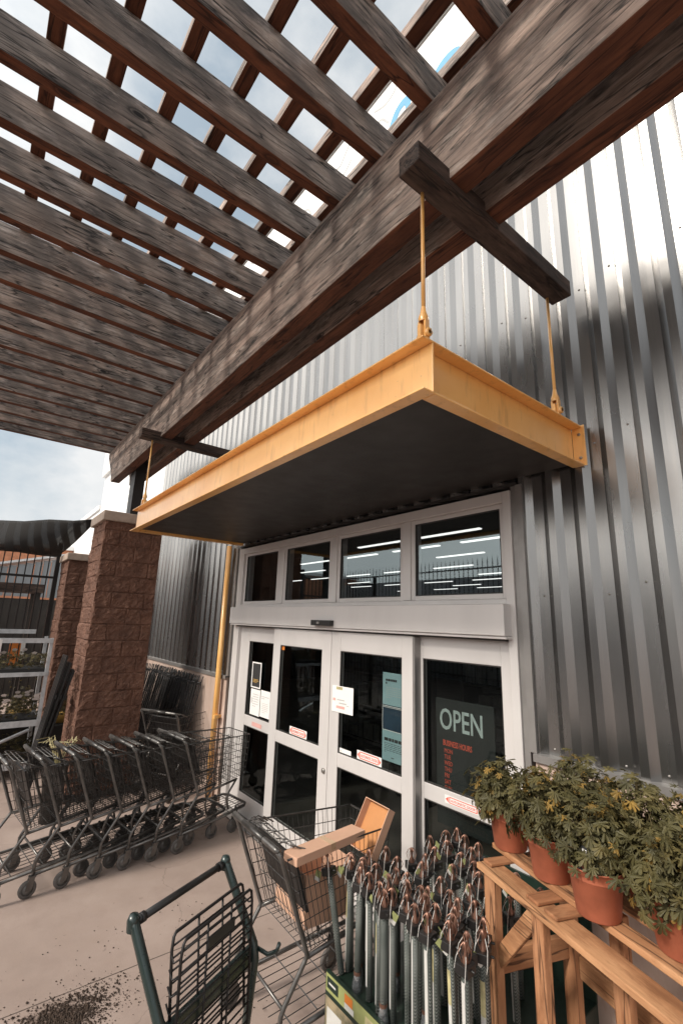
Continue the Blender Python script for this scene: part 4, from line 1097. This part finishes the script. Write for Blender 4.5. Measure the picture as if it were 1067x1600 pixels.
pot_plant(-1.22, -.42, zt, 'potted cut leaf plant at the back of the stand below the siding', 4, .18, .18, 380, (0, 0), gold=.1)
pot_plant(-.93, -.53, zt, 'potted cut leaf plant behind the tagged pot', 5, .18, .18, 380, (0, 0), gold=.08)
pot_plant(-.72, -.80, zt, 'potted cut leaf plant at the right edge, hanging over the stand front', 6, .15, .15, 340, (.0, -.02), gold=.05)
pot_plant(-.70, -.42, zt, 'potted plant with dry orange tips at the far right by the concrete base', 7, .17, .17, 340, (0, 0), gold=.16)

# ------------------------------------------------------------------ things along the left
# leaning plant stakes (black trellis frames) between pillar and pipe
def trellis():
    T = thing('trellis_stake', (0, 0, 0), 'slim black metal trellis stake leaning on the concrete base among its stack', 'trellis', 'black trellis stakes leaning in a stack')
    mb = MB()
    for s in (-1, -.33, .33, 1): mb.tube([(s*.07, 0, 0), (s*.07, 0, 1.25), (s*.055, 0, 1.33)], .008, 5)
    for k in range(7): mb.tube([(-.06, 0, .15+k*.17), (.06, 0, .15+k*.17)], .0035, 4)
    mb.build('uprights', 'black_iron', T, local=True)
    t = MB()
    for s in (-1, 0, 1): t.tube([(s*.05, 0, 1.30), (s*.062, 0, 1.36), (s*.07, 0, 1.42)], .007, 5)
    t.tube([(-.055, 0, 1.33), (.055, 0, 1.33)], .010, 5)
    t.build('finial', 'black', T, local=True)
    return T
t0 = trellis()
for i in range(34):
    o = t0 if i == 0 else dup(t0)
    x = -8.35+i*.058
    o.location = (x, -.52+rh.uniform(-.05, .02), 0); o.rotation_euler = (R(-15.5+rh.uniform(-1, 1)), R(rh.uniform(-3, 3)), R(rh.uniform(12, 30)))
# folded frames leaning on the pillar front
FF = thing('folded_frame', (-6.98, -1.85, 0), 'folded dark slatted frame leaning on the front of the block pillar', 'frame')
for k, dy in enumerate((0, .06, .12)):
    mb = MB(); mt = Matrix.Translation((-6.98, -1.98-dy*.4, 0)) @ Matrix.Rotation(R(-12+k*1.5), 4, 'X')
    for x in (-.16, -.08, 0, .08): mb.box((x, -.012, .02), (x+.045, .012, 1.50+.08*k-.03*abs(x)), mt=mt)
    mb.box((-.17, .013, .35), (.13, .03, .40), mt=mt); mb.box((-.17, .013, 1.15), (.13, .03, 1.20), mt=mt)
    mb.build('slat_panel', 'black', FF, bevel=.003)
# twig bundle in a small pot
TW = thing('twig_bundle', (-6.25, -1.80, 0), 'dry pale twigs standing in a tall dark pot behind the carts', 'twigs')
MB().lathe([(0, 0), (.09, 0), (.12, .55), (.13, .56), (.11, .55), (.10, .5), (0, .5)], 16, (-6.25, -1.80, 0)).build('pot', 'black', TW)
mb = MB()
for i in range(26):
    a = rh.uniform(0, 6.28); r = rh.uniform(.05, .22)
    mb.tube([(-6.25, -1.80, .5), (-6.25+math.cos(a)*r*.5, -1.8+math.sin(a)*r*.5, .68), (-6.25+math.cos(a)*r, -1.8+math.sin(a)*r, .74+rh.uniform(0, .08)), (-6.25+math.cos(a+.5)*r*1.3, -1.8+math.sin(a+.5)*r*1.3, .74+rh.uniform(0, .06))], .004, 4)
mb.build('twigs', 'label_straw', TW)

# galvanised plant trolley
PT = thing('plant_trolley', (-8.3, -2.6, 0), 'galvanised plant trolley with shelves of seedling trays at the left edge', 'trolley')
X0t, X1t, Y0t, Y1t = -8.6, -8.0, -3.25, -1.82
for (x, y) in ((X0t, Y0t), (X1t, Y0t), (X0t, Y1t), (X1t, Y1t)): MB().box((x-.022, y-.022, .12), (x+.022, y+.022, 1.80)).build('post', 'galv', PT)
for z, h in ((1.31, .035), (.66, .06), (.14, .06)):
    mb = MB(); mb.box((X0t+.023, Y0t, z), (X1t+.03, Y1t+.0, z+.015)); mb.box((X1t+.024, Y0t, z-.02), (X1t+.034, Y1t, z+h)); mb.box((X0t, Y1t+.024, z-.02), (X1t, Y1t+.034, z+h))
    mb.build('shelf', 'galv', PT)
MB().box((X1t+.023, Y0t, 1.735), (X1t+.04, Y1t+.02, 1.80)).build('rail', 'galv', PT)
MB().box((X0t-.01, Y0t, 1.84), (X0t+.03, Y1t-.15, 1.90)).build('rail', 'galv', PT)
mb = MB()
for s in (0, 1):
    ya, yb = (Y0t+.3, Y1t-.1) if s == 0 else (Y1t-.1, Y0t+.3)
    mb.tube([(X1t+.045+.012*s, ya, .18), (X1t+.045+.012*s, yb, .60)], .022, 6)
mb.build('cross_brace', 'galv', PT)
MB().box((X1t+.042, -2.72, 1.60), (X1t+.045, -2.40, 1.78)).build('paper_card', 'paper', PT)
for (x, y) in ((X0t, Y0t), (X1t, Y0t), (X0t, Y1t), (X1t, Y1t)):
    MB().lathe([(0, -.015), (.05, -.015), (.055, 0), (.05, .015), (0, .015)], 14, (x, y, .055), 0, 0).build('wheel', 'rubber', PT)
def seed_tray(x, y, z, h, fl, label, seed, n=240):
    rn = random.Random(seed)
    T = thing('seedling_tray', (x, y, z), label, 'plant tray', 'seedling trays on the plant trolley')
    mb = MB().box((-.25, -.32, 0), (.25, .32, .06)); mb.build('tray', 'black', T, local=True, bevel=.004)
    fo = MB()
    for i in range(n):
        p = Vector((rn.uniform(-.25, .27), rn.uniform(-.33, .33), .06+rn.uniform(.0, h)))
        add_leaf(fo, p, Vector((rn.gauss(.4, .5), rn.gauss(0, .5), 1)), Vector((rn.gauss(0, 1), rn.gauss(0, 1), 0)), rn.uniform(.025, .05), rn, 0)
    fo.build('foliage', 'seedling', T, local=True)
    for i in range(fl):
        pe = MB(); p = Vector((rn.uniform(-.1, .27), rn.uniform(-.3, .32), .08+h*rn.uniform(.75, 1.15)))
        for k in range(5):
            a = k*1.256; d = Vector((math.cos(a)*.5, math.sin(a), math.cos(a)*.6))*.024
            q = Vector((-math.sin(a)*.5, math.cos(a), -math.sin(a)*.6))*.018
            pe.add([p, p+d-q, p+d*1.5, p+d+q], [(0, 1, 2, 3)])
        pe.build('flower', 'petal', T, local=True)
seed_tray(-8.27, -2.15, 1.327, .20, 6, 'tray of golden seedlings on the top shelf near the trolley post', 31)
seed_tray(-8.27, -2.83, 1.327, .20, 0, 'tray of seedlings on the top shelf behind the white card', 32)
seed_tray(-8.27, -2.15, .677, .26, 22, 'tray of white flowers on the middle trolley shelf near the post', 33)
seed_tray(-8.27, -2.83, .677, .28, 6, 'tray of seedlings on the middle shelf at the picture edge', 34)
seed_tray(-8.27, -2.15, .157, .30, 0, 'tray of dark seedlings on the bottom trolley shelf near the post', 35)
seed_tray(-8.27, -2.83, .157, .30, 0, 'tray of dark seedlings on the bottom shelf at the picture edge', 36)
# two pots of plants between trolley and pillar
for i, (x, y, lbl, sd) in enumerate(((-9.1, -1.95, 'bushy brownish plant in a yellow pot behind the trolley post', 41), (-8.6, -1.45, 'low plant in a yellow bowl between trolley and pillar', 42))):
    rn = random.Random(sd)
    T = thing('bowl_plant', (x, y, 0), lbl, 'potted plant', 'plants between the trolley and the pillar')
    MB().box((-.25, -.25, 0), (.25, .25, .55)).build('crate_base', 'in_dark', T, local=True, bevel=.01)
    MB().lathe([(0, .552), (.12, .552), (.17, .66), (.18, .67), (.16, .66), (0, .65)], 18).build('bowl', 'ink_gold', T, local=True)
    fo = MB()
    for k in range(260):
        d = Vector((rn.gauss(0, .11), rn.gauss(0, .11), abs(rn.gauss(0, .14))))
        add_leaf(fo, Vector((0, 0, .68))+d, Vector((d.x, d.y, .1)), Vector((rn.gauss(0, 1), rn.gauss(0, 1), 0)), rn.uniform(.02, .04), rn, 0)
    fo.build('foliage', 'seedling', T, local=True)

# iron fence running out from pillar two
IF = thing('iron_fence', (-10.12, -3.6, 0), 'tall black iron picket fence left of the block pillars', 'fence')
yv = -1.72
for z in (.25, 2.77, 3.22): MB().box((-10.14, -6.4, z), (-10.10, -1.66, z+.04)).build('rail', 'black_iron', IF)
for y in (-1.66, -3.9, -6.4): MB().box((-10.16, y-.035, 0), (-10.085, y+.035, 3.45)).build('post', 'black_iron', IF)
pk = MB().box((-.009, -.009, .05), (.009, .009, 3.30)).build('picket', 'black_iron', IF, local=True)
for i in range(40):
    o = pk if i == 0 else pk.copy()
    if i: COL.objects.link(o)
    o.location = (0, (-1.80-i*.115)+3.6, 0)
# shade cloth between fence and pillar
SC = MB()
c00, c10, c11, c01 = Vector((-10.0, -1.72, 3.16)), Vector((-10.1, -6.0, 3.30)), Vector((-13.2, -6.0, 3.58)), Vector((-8.9, -1.30, 3.77))
nn = 14; vs = []
for j in range(nn+1):
    for i in range(nn+1):
        u, w = i/nn, j/nn
        p = c00.lerp(c10, u).lerp(c01.lerp(c11, u), w)
        p.z -= .10*math.sin(math.pi*w)*math.sin(math.pi*min(1, u*.9+.1))+.015*math.sin(u*40+w*5); vs.append(p)
fs = [(j*(nn+1)+i, j*(nn+1)+i+1, (j+1)*(nn+1)+i+1, (j+1)*(nn+1)+i) for j in range(nn) for i in range(nn)]
SC.add(vs, fs, 0, True)
o = SC.build('shade_cloth', 'shade'); centre(o); tag(o, 'sagging black shade cloth stretched above the iron fence', 'shade cloth')
sd_ = o.modifiers.new('thickness', 'SOLIDIFY'); sd_.thickness = .006

# buildings and stock beyond the fence
BB = thing('brick_building', (-23, -5, 0), 'low orange brick building far behind the iron fence', 'building')
MB().box((-26, -14, 0), (-20, .0, 4.45)).build('wall', 'brick', BB); MB().box((-26.1, -14.1, 4.452), (-19.9, .1, 4.6)).build('coping', 'white_panel', BB)
SH = thing('grey_shed', (-16, -2, 0), 'blue grey metal shed with sloping fascia beyond the fence', 'shed')
mb = MB(); y = -2.55
while y < -.75:
    mb.box((-15.05, y, 2.55), (-15.0, y+.17, 3.25+.45*(y+2.55)/1.8)); y += .19
mb.build('fascia', 'shed', SH)
MB().box((-17, -2.6, 0), (-15.06, -.7, 2.5)).build('wall', 'in_dark', SH)
vs = [(-17, -2.65, 3.27), (-14.9, -2.65, 3.27), (-14.9, -.7, 3.77), (-17, -.7, 3.77)]
mb = MB(); mb.add(vs+[(a, b_, c+.06) for a, b_, c in vs], [(3, 2, 1, 0), (4, 5, 6, 7), (0, 1, 5, 4), (1, 2, 6, 5), (2, 3, 7, 6), (3, 0, 4, 7)])
mb.build('roof', 'galv', SH)
SR = thing('timber_stall', (-12, -2.6, 0), 'dark framed open stall behind the fence pickets', 'stall')
for (x, y) in ((-12.4, -1.75), (-11.6, -1.75), (-12.4, -3.9), (-11.6, -3.9)): MB().box((x-.05, y-.05, 0), (x+.05, y+.05, 2.55)).build('post', 'trim_dark', SR)
MB().box((-12.5, -4.0, 2.552), (-11.5, -1.65, 2.72)).build('roof_beam', 'wood_dark', SR)
MB().box((-12.34, -3.84, 1.0), (-11.66, -1.7, 1.05)).build('table_top', 'trim_dark', SR)
for i, (y, z, h, mat, lbl) in enumerate(((-1.95, 1.051, .55, 'orange', 'orange box on the stall behind the fence, nearest the pillar'), (-2.28, 1.051, .5, 'orange', 'orange box on the stall, second from the pillar'), (-2.62, 1.051, .6, 'card', 'pale brown carton on the stall left of the orange boxes'), (-1.78, 1.3, .30, 'paper', 'white box on top of the stack behind the fence'))):
    o = MB().box((-12.0, y-.09, z), (-11.72, y+.09, z+h)).build('stock_box', mat, bevel=.015); centre(o); tag(o, lbl, 'box', 'boxes on the stall beyond the fence')

# ------------------------------------------------------------------ street side behind the camera (seen only as reflections)
RW = thing('yard_wall', (-6, -13, 0), 'grey panelled yard wall across the walk, mirrored in the transom glass', 'wall')
mb = MB(); x = -26
while x < 12: mb.box((x, -13.1, 0), (x+.9, -13, 4.1)); mb.box((x+.901, -13.07, 0), (x+.949, -13.02, 4.1)); x += .95
mb.build('panels', 'pale_panel', RW)
RF = thing('yard_fence', (-6, -12.3, 0), 'tall black picket fence mirrored in the transom glass', 'fence')
for z in (.3, 2.3, 4.3): MB().box((-26, -12.32, z), (12, -12.28, z+.05)).build('rail', 'black_iron', RF)
mb = MB(); x = -26
while x < 12: mb.tube([(x, -12.3, 0), (x, -12.3, 4.55), (x, -12.3, 4.75)], [.02, .02, .002], 4); x += .22
o = mb.build('picket_row', 'black_iron', RF); o['kind'] = 'stuff'

# ------------------------------------------------------------------ camera
f_px = 727.296; yaw, pitch, roll = .911200503, .232834326, .0322397484
fw = Vector((-math.sin(yaw)*math.cos(pitch), math.cos(yaw)*math.cos(pitch), math.sin(pitch)))
rt = Vector((math.cos(yaw), math.sin(yaw), 0)); up = rt.cross(fw)
r2 = rt*math.cos(roll)+up*math.sin(roll); u2 = -rt*math.sin(roll)+up*math.cos(roll)
cam = bpy.data.cameras.new('camera'); co = bpy.data.objects.new('camera', cam); COL.objects.link(co)
mw = Matrix((( r2.x, u2.x, -fw.x, 0), (r2.y, u2.y, -fw.y, -2.85), (r2.z, u2.z, -fw.z, 2.15), (0, 0, 0, 1)))
co.matrix_world = mw
cam.sensor_fit = 'VERTICAL'; cam.sensor_height = 36; cam.lens = 36*f_px/1600
cam.clip_start = .05; cam.clip_end = 600
sc.camera = co

# ------------------------------------------------------------------ light and sky
SUN = Vector((-.03, -.78, .625)).normalized()
sun = bpy.data.lights.new('sun', 'SUN'); sun.energy = 1.8; sun.angle = R(8.0); sun.color = (1, .93, .83)
so = bpy.data.objects.new('sun', sun); COL.objects.link(so)
so.rotation_euler = SUN.to_track_quat('Z', 'Y').to_euler(); so.location = (0, -8, 12)
W = bpy.data.worlds.new('World'); sc.world = W; W.use_nodes = True
nt = W.node_tree; nt.nodes.clear()
out = N(nt, 'ShaderNodeOutputWorld'); bg = N(nt, 'ShaderNodeBackground'); bg.inputs[1].default_value = .085
sky = N(nt, 'ShaderNodeTexSky', sky_type='NISHITA'); sky.sun_disc = False
sky.sun_elevation = math.asin(SUN.z); sky.sun_rotation = math.atan2(SUN.x, SUN.y)
sky.dust_density = 2.0; sky.air_density = 1.2
tc = N(nt, 'ShaderNodeTexCoord'); mp = N(nt, 'ShaderNodeMapping'); mp.inputs['Scale'].default_value = (1.5, 1.5, 2.6); mp.inputs['Location'].default_value = (.35, .1, .2)
L(nt, tc.outputs['Generated'], mp.inputs['Vector'])
cl = noise_tex(nt, mp.outputs[0], 2.1, 7, .55)
sz = N(nt, 'ShaderNodeSeparateXYZ'); L(nt, tc.outputs['Generated'], sz.inputs[0])
low = N(nt, 'ShaderNodeMapRange'); L(nt, sz.outputs[2], low.inputs[0]); low.inputs[1].default_value = .05; low.inputs[2].default_value = .42; low.inputs[3].default_value = .17; low.inputs[4].default_value = 0
cla = N(nt, 'ShaderNodeMath', operation='ADD'); L(nt, cl, cla.inputs[0]); L(nt, low.outputs[0], cla.inputs[1]); cl = cla.outputs[0]
cm = ramp(nt, cl, [(.40, (0, 0, 0)), (.66, (1, 1, 1))])
pale = mixc(nt, .72, sky.outputs[0], (3.2, 3.8, 4.2))
cloud = mixc(nt, noise_tex(nt, mp.outputs[0], 5, 5), (4.3, 4.6, 4.8), (7.0, 6.9, 6.8))
colr = mixc(nt, cm, pale, cloud)
# broad glow added low in the sky behind the camera, lighting the fronts
nv = N(nt, 'ShaderNodeVectorMath', operation='NORMALIZE'); L(nt, tc.outputs['Generated'], nv.inputs[0])
dt = N(nt, 'ShaderNodeVectorMath', operation='DOT_PRODUCT'); L(nt, nv.outputs[0], dt.inputs[0]); dt.inputs[1].default_value = Vector((-.03, -.93, .36)).normalized()
mx0 = N(nt, 'ShaderNodeMath', operation='MAXIMUM'); L(nt, dt.outputs['Value'], mx0.inputs[0]); mx0.inputs[1].default_value = 0
pw = N(nt, 'ShaderNodeMath', operation='POWER'); L(nt, mx0.outputs[0], pw.inputs[0]); pw.inputs[1].default_value = 2.2
colr = mixc(nt, 1.0, colr, mixc(nt, pw.outputs[0], (0, 0, 0), (13.5, 12.7, 11.6)), 'ADD')
L(nt, colr, bg.inputs[0]); L(nt, bg.outputs[0], out.inputs[0])

sc.view_settings.view_transform = 'Standard'; sc.view_settings.look = 'None'
sc.view_settings.exposure = .86; sc.view_settings.gamma = 1
